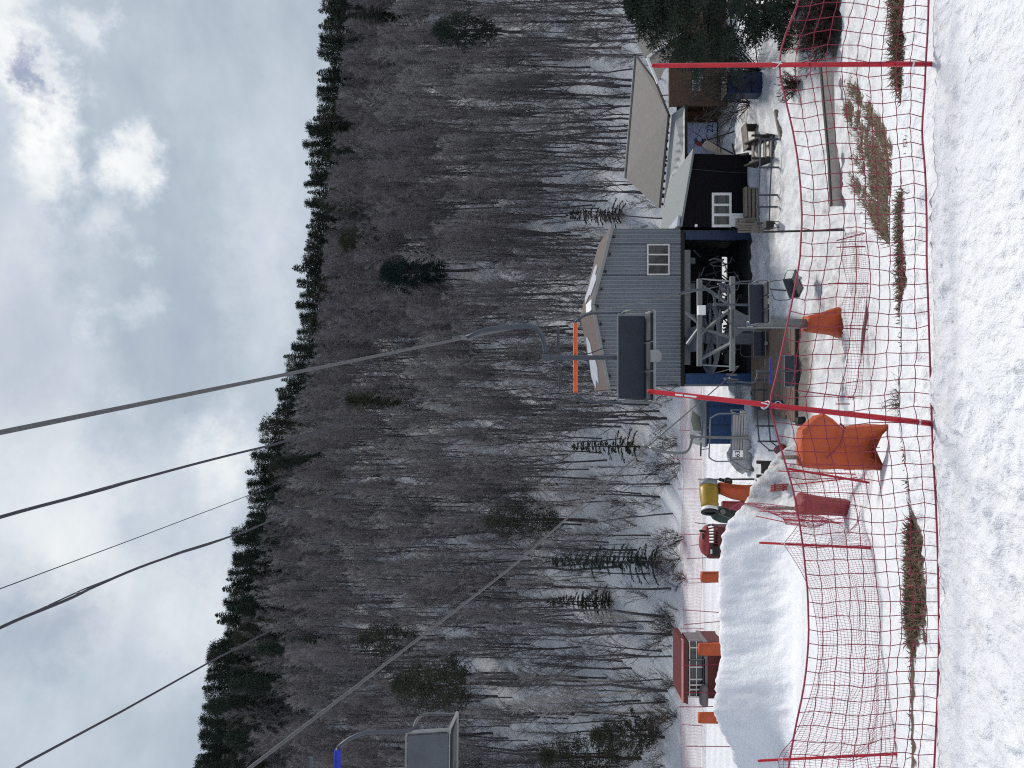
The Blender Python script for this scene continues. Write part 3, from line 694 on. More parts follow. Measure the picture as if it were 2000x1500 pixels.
# ------------------------------------------------------------------ lift station
def build_station():
    Y = 36.75; x0, x1, xp = -0.12, 7.38, 3.76; zl, zr_, zp = 6.86, 6.68, 7.55; zh = Zz(1329, Y)
    t = thing('lift_station', 'tall grey blue corrugated lift station with open dark machine room below', 'lift station', (3.6, Y, 0))
    o = Vector((3.6, Y, 0)); L = lambda p: Vector(p) - o
    top = lambda x: zl + (zp - zl) * (x - x0) / (xp - x0) if x < xp else zp + (zr_ - zp) * (x - xp) / (x1 - xp)
    # corrugated front with a hole for the window
    wx0, wx1, wz0, wz1 = X(538, Y), X(477, Y), Zz(1307, Y), Zz(1263, Y)
    mb = MB()
    n = 41; step = (x1 - x0) / n
    prof = []
    for i in range(n):
        a = x0 + i * step
        prof += [(a, 0.02), (a + 0.05, 0.02), (a + 0.085, -0.035), (a + step - 0.035, -0.035)]
    prof.append((x1, 0.0))
    prof = sorted(set(prof + [(wx0, -0.035), (wx1, -0.035)]))
    for (a, ya), (b, yb) in zip(prof, prof[1:]):
        rows = [(zh, zh, top(a), top(b))] if not (a >= wx0 - 1e-6 and b <= wx1 + 1e-6) else [(zh, zh, wz0, wz0), (wz1, wz1, top(a), top(b))]
        for za, zb, ta, tb in rows:
            mb.add([L((a, Y + ya, za)), L((b, Y + yb, zb)), L((b, Y + yb, tb)), L((a, Y + ya, ta)), L((a, Y + 0.06, za)), L((b, Y + 0.06, zb)), L((b, Y + 0.06, tb)), L((a, Y + 0.06, ta))],
                   [(0, 1, 2, 3), (7, 6, 5, 4), (0, 4, 5, 1), (3, 2, 6, 7)])
    mb.build('front_wall', M['facade'], t)
    for xx, zz in ((x0 - 0.02, zl), (x1 + 0.02, zr_)): MB().box(L((xx, Y - 0.01, (zh + zz) / 2 - .02)), (0.05, 0.10, zz - zh - 0.1)).build('corner_trim', M['palesteel'], t)
    yb = 41.0
    MB().box(L((x0 + 0.06, (Y + yb) / 2 + .06, zl / 2)), (0.10, yb - Y - 0.14, zl - 0.1)).build('side_wall', M['facade'], t)
    MB().box(L((x1 - 0.06, (Y + yb) / 2 + .06, zr_ / 2)), (0.10, yb - Y - 0.14, zr_ - 0.1)).build('side_wall', M['facade'], t)
    # back wall leaves a low slot open to the snow behind
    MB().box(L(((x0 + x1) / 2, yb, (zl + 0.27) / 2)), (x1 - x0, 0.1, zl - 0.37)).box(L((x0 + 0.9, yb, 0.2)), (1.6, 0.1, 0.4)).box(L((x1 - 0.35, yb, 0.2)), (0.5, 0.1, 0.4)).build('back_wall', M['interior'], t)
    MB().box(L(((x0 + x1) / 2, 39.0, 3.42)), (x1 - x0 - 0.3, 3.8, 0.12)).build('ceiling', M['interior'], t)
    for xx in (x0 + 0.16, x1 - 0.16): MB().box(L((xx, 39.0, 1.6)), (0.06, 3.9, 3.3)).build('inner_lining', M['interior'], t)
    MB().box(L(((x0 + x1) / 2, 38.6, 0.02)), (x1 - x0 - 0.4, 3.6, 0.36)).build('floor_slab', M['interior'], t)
    # header and frame of the opening
    MB().box(L(((x0 + x1) / 2, Y + 0.10, zh - 0.10)), (x1 - x0, 0.16, 0.20)).build('lintel', M['black'], t)
    MB().box(L((X(600, Y), Y + 0.14, Zz(1343, Y))), (5.5, 0.14, 0.30)).build('header_beam', M['steel'], t)
    MB().box(L((X(740, Y), Y + 0.12, 1.6)), (0.52, 0.2, 3.2)).build('door_jamb', M['blue'], t)
    MB().box(L((X(459, Y), Y + 0.12, 1.6)), (0.42, 0.2, 3.2)).build('door_jamb', M['bluedark'], t)
    for py in (510, 560, 620, 668):
        MB().box(L((X(py, Y + .4), Y + 0.42, Zz(1352, Y))), (0.28, 0.3, 0.42)).build('hanging_bracket', M['greysteel'], t)
    for k in range(24):
        a = W(1362 + random.uniform(0, 88), random.uniform(480, 715), 38.0 + random.uniform(-.3, 1.6)); 
        b = a + Vector((random.uniform(-.8, .8), random.uniform(-.3, .3), random.uniform(-.9, .9)))
        b.z = min(max(b.z, 0.2), 3.2); a.z = min(max(a.z, 0.2), 3.2)
        MB().beam(L(a), L(b), random.choice((0.04, 0.06, 0.09))).build('drive_strut', M['darksteel'], t)
    for k in range(6):
        a = W(1385 + random.uniform(0, 50), random.uniform(490, 700), 38.6); MB().box(L(a), (random.uniform(.3, .8), .4, random.uniform(.3, .6))).build('drive_casing', M['darksteel'], t)
    for k in range(14):
        x_ = random.uniform(x0 + 1.2, x1 - 1.0); z_ = random.uniform(.15, .6)
        MB().beam(L((x_, 40.4 + random.uniform(-.3, .3), z_ - .25)), L((x_ + random.uniform(-.5, .5), 40.4, z_ + random.uniform(-.05, .35))), random.choice((.06, .1, .16))).build('drive_strut', M['darksteel'], t)
    for k in range(9):
        a = W(random.uniform(1375, 1425), random.uniform(500, 715), random.uniform(36.9, 38.4)); s_ = random.choice((-1, 1)); h_ = random.uniform(.5, 1.1); r_ = random.uniform(.35, .8)
        a.z = min(max(a.z, 1.3), 2.9)
        MB().tube([L(a)] + arc(L(a) + Vector((s_ * .08, 0, -.15)), L(a) + Vector((s_ * .2, .1, -h_)), L(a) + Vector((-s_ * r_, .15, -h_ - .1)), 8), 0.032, 6).build('guide_tube', M['steel'], t, True)
    # window
    wf = MB(); cx, cz = (wx0 + wx1) / 2, (wz0 + wz1) / 2; w, h = wx1 - wx0, wz1 - wz0; d = 0.10
    yw = Y - 0.06
    wf.box(L((cx, yw, wz1 - .035)), (w, d, 0.07)).box(L((cx, yw, wz0 + .035)), (w, d, 0.07))
    for k in range(4): wf.box(L((wx0 + 0.035 + k * (w - 0.07) / 3, yw, cz)), (0.07, d - 0.006, h - 0.14))
    f = wf.build('window', M['frame_pale'], t)
    for k in range(3): MB().box(L((wx0 + 0.035 + (k + .5) * (w - 0.07) / 3, yw + 0.02, cz)), ((w - .07) / 3 - 0.07, 0.02, h - 0.14)).build('pane', M['glass'], f)
    # shallow gabled roof
    ro = 42.6; ov = 0.30
    for s, (xa, za) in ((-1, (x0 - 0.28, zl - 0.03)), (1, (x1 + 0.26, zr_ - 0.03))):
        P = [L((xp, Y - ov, zp + 0.10)), L((xa, Y - ov, za + 0.02)), L((xa, ro, za + 0.02)), L((xp, ro, zp + 0.10))]
        r = MB().prism(P, (0, 0, 0.07)).build('roof_slope', M['roof_rust'], t)
        e = MB(); e.beam(L((xp, Y - ov - .03, zp + 0.12)), L((xa, Y - ov - .03, za + 0.04)), 0.05, 0.15); e.build('fascia', M['palesteel'], r)
        # melting snow left on the sheets
        f0, f1, q0, q1 = ((0.10, 0.62, 0.20, 0.80) if s > 0 else (0.30, 0.98, 0.45, 0.95))
        pts = []
        for k in range(18):
            a = 2 * PI * k / 18; rr_ = 1 + 0.3 * math.sin(3 * a + s) + 0.15 * math.sin(7 * a)
            u_ = (f0 + f1) / 2 + (f1 - f0) / 2 * math.cos(a) * min(rr_, 1.0); v_ = (q0 + q1) / 2 + (q1 - q0) / 2 * math.sin(a) * rr_
            u_ = min(max(u_, 0.02), 0.98); v_ = min(max(v_, 0.03), 0.97)
            pts.append(L((xp + (xa - xp) * u_, Y - ov + (ro - Y + ov) * v_, zp + 0.10 + (za + 0.02 - zp - 0.10) * u_ + 0.072)))
        MB().prism(pts, (0, 0, 0.05)).build('snow_patch', M['snow_patch'], r)
    MB().box(L((xp, Y - ov + 1.2, zp + 0.19)), (0.5, 2.4, 0.05)).build('ridge_cap', M['white'], t)
    for k in range(9): 
        x = x0 + 0.5 + k * 0.83; MB().box(L((x, Y - 0.10, top(x) - 0.13)), (0.10, 0.16, 0.08)).build('roof_purlin', M['black'], t)
build_station()

def build_cabin():
    Y = 36.5; x0, x1 = 7.46, X(302, Y); z0 = 0.0; zl, zr_ = Zz(1331, Y), Zz(1355, Y); yb = 41.2
    t = thing('operator_cabin', 'low dark brown cabin with pale grey roof beside the lift station', 'cabin', (9.2, Y, 0))
    o = Vector((9.2, Y, 0)); L = lambda p: Vector(p) - o
    wx0, wx1, wz0, wz1 = X(444, Y), X(377, Y), Zz(1428, Y), Zz(1390, Y)
    top = lambda x: zl + (zr_ - zl) * (x - x0) / (x1 - x0)
    mb = MB(); nb = 22
    # horizontal boards, each tilted a little like clapboard
    def strip(xa, xb, za, zb):
        k = 0; z = za
        while z < zb - 1e-4:
            z2 = min(z + 0.155, zb); 
            mb.add([L((xa, Y, z)), L((xb, Y, z)), L((xb, Y + 0.022, z2)), L((xa, Y + 0.022, z2)), L((xa, Y + .1, z)), L((xb, Y + .1, z)), L((xb, Y + .1, z2)), L((xa, Y + .1, z2))], [(0, 1, 2, 3), (4, 7, 6, 5), (0, 4, 5, 1), (3, 2, 6, 7), (0, 3, 7, 4), (1, 5, 6, 2)])
            z = z2
    strip(x0, wx0, z0, zr_); strip(wx0, wx1, z0, wz0); strip(wx0, wx1, wz1, zr_); strip(wx1, x1, z0, zr_)
    mb.prism([L((x0, Y + .01, zr_)), L((x1, Y + .01, zr_)), L((x0, Y + .01, zl))], (0, 0.09, 0))
    mb.build('front_wall', M['siding'], t)
    MB().box(L((x1 - 0.05, (Y + yb) / 2 + .05, zr_ / 2)), (0.1, yb - Y - 0.1, zr_)).build('side_wall', M['siding'], t)
    MB().box(L(((x0 + x1) / 2, yb, zr_ / 2)), (x1 - x0, 0.1, zr_)).build('back_wall', M['siding'], t)
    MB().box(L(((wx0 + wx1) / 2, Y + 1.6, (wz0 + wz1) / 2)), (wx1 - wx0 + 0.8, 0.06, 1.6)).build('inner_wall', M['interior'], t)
    P = [L((x0 - .02, Y - 0.25, zl + .02)), L((x1 + 0.22, Y - 0.25, zr_ - 0.01)), L((x1 + 0.05, yb + 0.35, zr_ + 0.03)), L((x0 - .02, yb + 0.35, zl + .10))]
    r = MB().prism(P, (0, 0, 0.10)).build('roof', M['roof_grey'], t)
    MB().prism([L((x0 + .0, Y - 0.2, zl + .13)), L((x0 + .5, Y - 0.2, zl + .08)), L((x0 + .25, Y + 2.0, zl + .17)), L((x0 + .0, Y + 4.5, zl + .2))], (0, 0, 0.12)).build('roof_snow', M['snow_patch'], r)
    MB().box(L((X(441, Y), Y - 0.03, Zz(1345, Y) + .35)), (0.16, 0.05, 0.05)).build('roof_clip', M['mat_red'], r)
    wf = MB(); w, h = wx1 - wx0, wz1 - wz0; cz = (wz0 + wz1) / 2; yw = Y - 0.01
    wf.box(L(((wx0 + wx1) / 2, yw, wz1 - .05)), (w, .12, .10)).box(L(((wx0 + wx1) / 2, yw, wz0 + .05)), (w, .12, .10))
    for f_, ww in ((0.0, .12), (0.345, .12), (0.66, .10), (1.0, .12)): wf.box(L((wx0 + .06 + f_ * (w - .12), yw, cz)), (ww, .114, h - .2))
    f = wf.build('window', M['white'], t)
    xs = [0.0, 0.345, 0.66, 1.0]
    for a, b in zip(xs, xs[1:]):
        MB().box(L((wx0 + .06 + (a + b) / 2 * (w - .12), yw + .03, cz)), ((b - a) * (w - .12) - .11, .02, h - .2)).build('pane', M['glass'], f)
    MB().box(L((X(430, Y), Y - 0.04, Zz(1441, Y))), (0.62, 0.05, 0.66)).build('wall_panel', M['white'], t)
    MB().disc(L((X(446, Y) + 0.12, Y - 0.04, Zz(1359, Y))), (0, 1, 0), 0.07, 0.08, 12).build('wall_lamp', M['white'], t)
    MB().tube([L((X(330, Y), Y - .02, zr_ + .2)), L((X(336, Y), Y - .02, 1.4)), L((X(338, Y), Y - .02, 0.3))], 0.012, 4).build('wall_cable', M['darksteel'], t)
build_cabin()

def build_house():
    t = thing('wooden_house', 'brown wooden house with big grey brown roof behind the dark cabin', 'house', (15.0, 43, 0))
    o = Vector((15.0, 43, 0)); L = lambda p: Vector(p) - o
    w = lambda px, py, Z: L(W(px, py, Z))
    off = Vector((0, 0, 0.14))
    MB().prism([w(1291, 406, 44.6), w(1309, 224, 41.8), w(1283, 159, 41.6), w(1246, 110, 46.2), w(1226, 348, 49)], off).build('main_roof', M['roof_brown'], t)
    mt_ = MB()
    for a, b in ((w(1226, 348, 49), w(1246, 110, 46.2)),): mt_.beam(a + off * 1.3, b + off * 1.3, 0.16, 0.10)
    mt_.build('ridge_trim', M['palesteel'], t)
    # porch roof below the eave with snow guards
    pr = MB().prism([w(1312, 224, 41.75), w(1338, 205, 40.9), w(1338, 330, 41.4), w(1296, 405, 44.2)], (0, 0, -0.10)).build('porch_roof', M['roof_grey'], t)
    MB().beam(w(1340, 205, 40.85), w(1340, 330, 41.35), 0.06, 0.14).build('porch_fascia', M['black'], pr)
    hk = MB()
    for k in range(12):
        f_ = k / 11; a = w(1311, 228, 41.5).lerp(w(1298, 400, 43.9), f_); hk.box(a + Vector((0, -0.05, 0.10)), (0.05, 0.30, 0.05)).box(a + Vector((0, -0.16, 0.16)), (0.16, 0.05, 0.10))
    hk.build('snow_guard', M['black'], pr)
    # gable to the front
    MB().prism([w(1268, 114, 40.6), w(1286, 161, 40.6), w(1318, 95, 40.6), w(1300, 84, 40.6)], (0, 0.12, 0)).build('gable_panel', M['concrete'], t)
    MB().prism([w(1264, 113, 40.3), w(1330, 66, 40.3), w(1300, 20, 45.5), w(1242, 70, 46)], off).build('gable_roof', M['roof_brown'], t)
    MB().beam(w(1264, 113, 40.25), w(1285, 163, 40.25), 0.10, 0.12).beam(w(1264, 112, 40.25), w(1330, 64, 40.25), 0.10, 0.12).build('barge_board', M['white'], t)
    # walls
    xa, xb = X(205, 41.0), X(-40, 41.0)
    MB().box(L(((xa + xb) / 2, 41.2, 1.55)), (xb - xa, 0.2, 3.1)).build('log_wall', M['logs_dark'], t)
    xa, xb = X(330, 42.8), X(200, 42.8)
    MB().box(L(((xa + xb) / 2, 42.9, 1.15)), (xb - xa, 0.2, 2.3)).box(L((X(203, 42.0), 42.0, 1.1)), (0.14, 1.6, 2.2)).build('porch_wall', M['logs'], t)
    MB().box(w(1375, 222, 42.3), (0.16, 0.16, 2.2)).build('porch_post', M['logs'], t)
    f = MB().box(w(1360, 156, 41.05), (1.15, 0.08, 0.40)).build('window', M['frame_pale'], t)
    for k in range(3): MB().box(w(1360, 156, 41.0) + Vector((-.37 + .37 * k, 0, 0)), (0.33, 0.03, 0.31)).build('pane', M['glass'], f)
    MB().box(w(1369, 150, 41.05), (0.3, 0.06, 0.22)).build('wall_box', M['palesteel'], t)
    MB().box(w(1352, 118, 40.95), (0.42, 0.03, 0.60), ry=0.25).build('notice_sheet', M['white'], t)
    # banner hanging on the porch wall
    Y = 42.55
    b = thing('banner', 'pale blue banner with a skier and the number 22 on the brown porch wall', 'banner', (X(270, Y), Y, Zz(1371, Y)))
    w2 = (X(240, Y) - X(301, Y)) / 2; h2 = (Zz(1342, Y) - Zz(1400, Y)) / 2
    MB().box((0, 0, 0), (2 * w2, 0.03, 2 * h2)).build('banner_sheet', M['poster'], b)
    MB().prism([(-w2 + .02, -.024, -h2 + .02), (w2 * .4, -.024, -h2 + .02), (-w2 * .1, -.024, -h2 * .1), (-w2 + .02, -.024, h2 * .1)], (0, 0.006, 0)).build('printed_slope', M['snow_patch'], b)
    MB().prism([(-w2 * .55, -.030, -h2 * .05), (-w2 * .25, -.030, h2 * .02), (-w2 * .15, -.030, h2 * .35), (-w2 * .3, -.030, h2 * .5), (-w2 * .5, -.030, h2 * .3)], (0, 0.005, 0)).build('printed_jacket', M['mat_red'], b)
    MB().prism([(-w2 * .5, -.034, -h2 * .45), (-w2 * .3, -.034, -h2 * .45), (w2 * .0, -.034, h2 * .02), (-w2 * .25, -.034, h2 * .05), (-w2 * .5, -.034, -h2 * .08)], (0, 0.005, 0)).disc((-w2 * .12, -.034, h2 * .42), (0, 1, 0), 0.10, 0.006, 14).build('printed_trousers', M['bluedark'], b)
    MB().beam((-w2 * .85, -.034, -h2 * .62), (w2 * .3, -.034, -h2 * .25), 0.006, 0.035).beam((w2 * .05, -.034, h2 * .02), (w2 * .5, -.034, h2 * .75), 0.006, 0.02).build('printed_skis', M['black'], b)
    text_mesh('banner_lettering', '22', 0.50, M['bluedark'], b, (w2 * .62, -.022, -h2 * .55), (PI / 2, 0, 0))
build_house()

def build_shed():
    Y = 38.0; t = thing('blue_shed', 'small deep blue shed with grey sloping roof past the lift station', 'shed', (-1.95, Y, 0)); o = Vector((-1.95, Y, 0)); L = lambda p: Vector(p) - o
    x0, x1 = X(867, Y), X(784, Y); z1 = Zz(1378, Y); yb = 40.3
    MB().box(L(((x0 + x1) / 2, (Y + yb) / 2, z1 / 2)), (x1 - x0, yb - Y, z1)).build('shed_body', M['blue'], t)
    MB().box(L(((x0 + X(794, Y)) / 2, Y - .02, z1 / 2)), (0.03, 0.05, z1 - .1)).box(L((X(794, Y), Y - .02, z1 / 2)), (0.04, 0.05, z1 - .06)).box(L((X(830, Y), Y - .021, z1 - .06)), (x1 - x0 - .02, .05, .08)).build('wall_batten', M['bluedark'], t)
    r = MB().prism([L((x0 - .15, Y - .25, z1 + .02)), L((x1 + .15, Y - .25, z1 + .02)), L((x1 + .15, yb + .5, z1 + .06)), L((x0 - .15, yb + .5, z1 + .06))], (0, 0, 0.08)).build('shed_roof', M['roof_grey'], t)
    MB().prism([L((X(815, Y), Y + .7, z1 + .115)), L((X(842, Y), Y + .35, z1 + .115)), L((X(845, Y), Y + 1.9, z1 + .14)), L((X(825, Y), Y + 2.4, z1 + .14)), L((X(805, Y), Y + 2.1, z1 + .14))], (0, 0, 0.02)).build('roof_stain', M['greenbase'], r)
    MB().loft([(z1 + .12, L((X(862, Y), 0, 0)).x, L((X(847, Y), 0, 0)).x, 0.7, 0.9), (z1 + .2, L((X(860, Y), 0, 0)).x, L((X(849, Y), 0, 0)).x, 0.7, 0.7), (z1 + .24, L((X(857, Y), 0, 0)).x, L((X(852, Y), 0, 0)).x, 0.7, 0.3)], 16, True, .2, 4, 2.2).build('roof_snow', M['snow_patch'], r, True)
build_shed()

def build_hut():
    Z = 42.0; t = thing('red_hut', 'low dark red hut with faded pink roof behind the snow bank', 'hut', (X(1305, Z), Z, 0)); o = Vector((X(1305, Z), Z, 0)); w = lambda px, py, dz=0.0: W(px, py, Z + dz) - o
    z = lambda px: Zz(px, Z)
    zb = ground_z(o.x, Z) - 0.1
    x0, x1 = X(1363, Z) - o.x, X(1252, Z) - o.x
    MB().box(((x0 + x1) / 2, 0.8, (zb + z(1381)) / 2), (x1 - x0, 1.8, z(1381) - zb)).build('hut_base', M['hutred'], t)
    MB().box(((x0 + x1) / 2 - .03, 0.8, z(1377)), (x1 - x0 + .1, 1.9, 0.20)).build('sill_band', M['hutgrey'], t)
    # window band
    wf = MB(); zt, zb2 = z(1345), z(1374)
    for py in (1264, 1288, 1302, 1326, 1337, 1346, 1360): wf.box((X(py, Z) - o.x, -.04, (zt + zb2) / 2), (0.07, 0.08, zt - zb2))
    wf.box(((x0 + x1) / 2, -.04, zt - .03), (x1 - x0, .086, .06)).box(((x0 + x1) / 2, -.05, (zt + zb2) / 2), (x1 - x0, .05, .04))
    f = wf.build('window', M['frame_pale'], t)
    MB().box(((x0 + x1) / 2, 0.0, (zt + zb2) / 2), (x1 - x0 - .05, .03, zt - zb2)).build('pane', M['glass'], f)
    MB().box(((x0 + x1) / 2, 0.9, (zt + zb2) / 2), (x1 - x0 - .1, 1.5, zt - zb2 - .02)).build('cabin_inside', M['hutgrey'], t)
    MB().box((X(1310, Z) - o.x, -.12, z(1374)), (1.4, .06, .08)).tube([(X(1288, Z) - o.x, -.12, zt), (X(1288, Z) - o.x, -.12, z(1372)), (X(1340, Z) - o.x, -.12, z(1372)), (X(1340, Z) - o.x, -.12, z(1366))], 0.03, 6).build('guard_rail', M['darksteel'], t)
    MB().prism([w(1334, 1256, -.35), w(1344, 1256, -.35), w(1344, 1376, -.35), w(1334, 1372, -.35)], (0, 2.6, 0)).build('roof_fascia', M['hutred'], t)
    MB().prism([w(1335.5, 1250, -.40), w(1335.5, 1374, -.40), w(1327, 1362, 1.2), w(1325.5, 1345, 1.6), w(1326, 1262, 1.6), w(1328, 1243, 1.2)], (0, 0, .06)).build('roof_top', M['hutpink'], t)
    MB().loft([(z(1379), X(1375, Z) - o.x, X(1335, Z) - o.x, -.25, .5), (z(1372), X(1376, Z) - o.x, X(1333, Z) - o.x, -.25, .6), (z(1365), X(1372, Z) - o.x, X(1340, Z) - o.x, -.25, .4)], 20, True, .06, 2).build('covered_bench', M['hutgrey'], t, True)
build_hut()

def mat_thing(label, cy, secs, mat='mat_orange', post=None, fold=0.12, seed=1, concave=0.0, cat='crash mat', power=3.0):
    """secs: (px, py right side, py left side, depth) all at the distance cy"""
    pym = sum((a + b) / 2 for _, a, b, _ in secs) / len(secs)
    x0 = X(pym, cy); zb = Zz(secs[0][0], cy)
    p = thing('crash_mat', label, cat, (x0, cy, zb))
    q = [(Zz(px, cy) - zb, X(b, cy) - x0, X(a, cy) - x0, 0, d) for px, a, b, d in secs]
    z0 = q[0][0]
    q[0] = ((lambda ex: z0 + concave * (1 - ex * ex) - 0.02),) + q[0][1:]
    z1 = q[1][0]
    if concave: q[1] = ((lambda ex: z1 + concave * 0.8 * (1 - ex * ex)),) + q[1][1:]
    MB().loft(q, 72, True, fold, seed, power).build('mat_cover', M[mat], p, True)
    return p
b = mat_thing('big crumpled orange crash mat with a deep fold next to the red pole', 14.0,
          [(1737, 829, 923, .30), (1722, 829, 919, .31), (1700, 829, 917, .32), (1672, 831, 916, .32), (1655, 834, 915, .31), (1646, 837, 914.5, .27), (1638, 834, 914, .31), (1622, 819, 913, .34), (1607, 809, 912.5, .35), (1590, 814, 912, .34), (1576, 827, 911.5, .33), (1563, 838, 911, .32), (1561, 840, 909, .28)], fold=0.12, seed=5, concave=0.34, power=5.5)
MB().tube([(-0.2, -.27, 1.25), (0.05, -.3, 1.02), (0.35, -.28, .93), (.42, -.2, .98)], 0.02, 6).tube([(0.0, -.26, .3), (0.02, -.27, .75), (0.0, -.26, 1.0)], 0.008, 5).build('seam', M['mat_red'], b)
mat_thing('faded dark red crash mat on a post behind the slack net', 17.0,
          [(1654, 976, 1009, .5), (1640, 974, 1006, .55), (1610, 971, 1004, .6), (1580, 966, 1004, .6), (1566, 963, 1004, .55), (1558, 972, 1002, .4)], 'mat_red', fold=0.14, seed=9, concave=.06)
for lab, y0, y1, z0, Zc, pt, sd_ in (('small orange mat standing alone between the dark red groomer and the red hut', 1116, 1137, 1450, 39.5, 1369, 2), ('small orange mat alone at the far end of the snow bank past the red hut', 1391, 1413, 1442, 40.0, 1364, 3),
                              ('orange mat standing against the front of the red hut', 1256, 1280, 1440, 40.8, 1364, 4)):
    mat_thing(lab, Zc, [(z0, y0, y1, .35), (z0 - 12, y0 - .3, y1 + .3, .38), ((z0 + pt) / 2, y0, y1, .38), (pt + 4, y0 + .5, y1 - .5, .36), (pt, y0 + 1, y1 - 1, .3)], fold=.07, seed=sd_)

def post(name, label, a, b, w, mat, cat='post'):
    a, b = Vector(a), Vector(b)
    o = MB().beam((0, 0, 0), b - a, w).build(name, mat, None, loc=a, bevel=.004); return tag(o, label, cat)
post('wooden_post', 'grey wooden post sticking out above the big orange mat', W(1660, 891.5, 14.1), W(1525, 893.5, 14.1), 0.075, M['wood_grey'])
post('wooden_post', 'grey wooden post between leaning red poles by the dark red mat', W(1600, 992, 24.3), W(1496, 993, 24.3), 0.09, M['wood_grey'])
post('net_stake', 'dark brown thick stake standing in the snow before the cabin', W(1657, 449, 25), W(1490, 453, 25.3), 0.06, M['wood_dark'], 'stake')

def build_snow_gun():
    Z = 35.5; x = X(968, Z); t = thing('snow_gun', 'mustard yellow snow gun on a stand wrapped in orange padding', 'snow gun', (x, Z, 0)); o = Vector((x, Z, 0)); w = lambda px, py, dz=0: W(px, py, Z + dz) - o
    a, b = w(1384, 950), w(1386, 992, -.5); ax = (b - a).normalized()
    MB().tube([a, a.lerp(b, .15), a.lerp(b, .5), a.lerp(b, .85), b], [.40, .43, .42, .38, .36], 22).build('barrel', M['yellow'], t, True)
    MB().disc(a - ax * .12, ax, .41, .26, 22, .34).build('intake_ring', M['palesteel'], t, True)
    MB().disc(b + ax * .10, ax, .37, .2, 22, .30).build('nozzle_ring', M['white'], t, True)
    MB().disc(b + ax * .2, ax, .39, .08, 22, .25).build('nozzle_lip', M['black'], t, True)
    MB().disc(b + ax * .15, ax, .30, .02, 18).build('fan_face', M['black'], t)
    MB().disc(w(1384, 968, -.43), (0, 1, 0), .19, .06, 18).build('side_cover', M['yellow'], t)
    MB().box(w(1400, 985, -.38), (.12, .08, .16)).box(w(1396, 977, -.38), (.08, .08, .2)).build('latch', M['black'], t)
    MB().tube([w(1400, 962), w(1480, 964)], .09, 10).build('stand_column', M['darksteel'], t)
    p = thing('stand_padding', 'folded orange padding round the stand of the yellow snow gun', 'padding', (x, Z, 0))
    MB().loft([(w(1480, 0).z, w(0, 982).x, w(0, 948).x, 0, .75), (w(1452, 0).z, w(0, 980).x, w(0, 948).x, 0, .75), (w(1428, 0).z, w(0, 974).x, w(0, 946).x, 0, .7), (w(1408, 0).z, w(0, 966).x, w(0, 943).x, 0, .6), (w(1404, 0).z, w(0, 962).x, w(0, 944).x, 0, .5)], 36, True, .2, 6).build('padding_cover', M['mat_orange'], p, True)
    MB().loft([(w(1480, 0).z, w(0, 1004).x, w(0, 979).x, -.1, .5), (w(1440, 0).z, w(0, 998).x, w(0, 979).x, -.1, .5), (w(1412, 0).z, w(0, 990).x, w(0, 978).x, -.1, .4), (w(1409, 0).z, w(0, 989).x, w(0, 980).x, -.1, .3)], 28, True, .2, 8).build('side_flap', M['mat_red'], p, True)
    g = thing('pump_unit', 'dark green pump unit with rounded cover below the snow gun nozzle', 'pump unit', (X(1005, 36.2), 36.2, 0))
    MB().loft([(-.02, -.42, .42, 0, .8), (Zz(1425, 36.2), -.42, .42, 0, .8), (Zz(1404, 36.2), -.36, .38, 0, .7), (Zz(1393, 36.2), -.24, .2, 0, .5), (Zz(1389, 36.2), -.1, .1, 0, .3)], 26, True, .12, 12).build('pump_cover', M['greenbase'], g, True)
    MB().tube([(-.1, -.4, Zz(1425, 36)), (.1, -.42, Zz(1402, 36))], .03, 6).disc((.2, -.4, Zz(1410, 36)), (0, 1, 0), .12, .06, 12).build('pump_fitting', M['steel'], g)
    l = thing('fan_lamp', 'thin dark mast with a round black floodlight beside the yellow gun', 'floodlight', (X(936, 36.5), 36.5, 0))
    MB().tube([(0, 0, 0), (0, 0, Zz(1363, 36.5))], [.05, .02], 8).build('mast_pole', M['darksteel'], l)
    MB().beam((0, 0, Zz(1405, 36.5)), (-.05, -.2, Zz(1412, 36.5)), .12).build('lamp_arm', M['black'], l)
    MB().disc((-.08, -.25, Zz(1419, 36.5)), (0, 1, .1), .19, .16, 20).build('lamp_head', M['black'], l, False)
    MB().disc((-.08, -.335, Zz(1419, 36.5)), (0, 1, .1), .13, .02, 18).build('lamp_glass', M['glass'], l)
build_snow_gun()

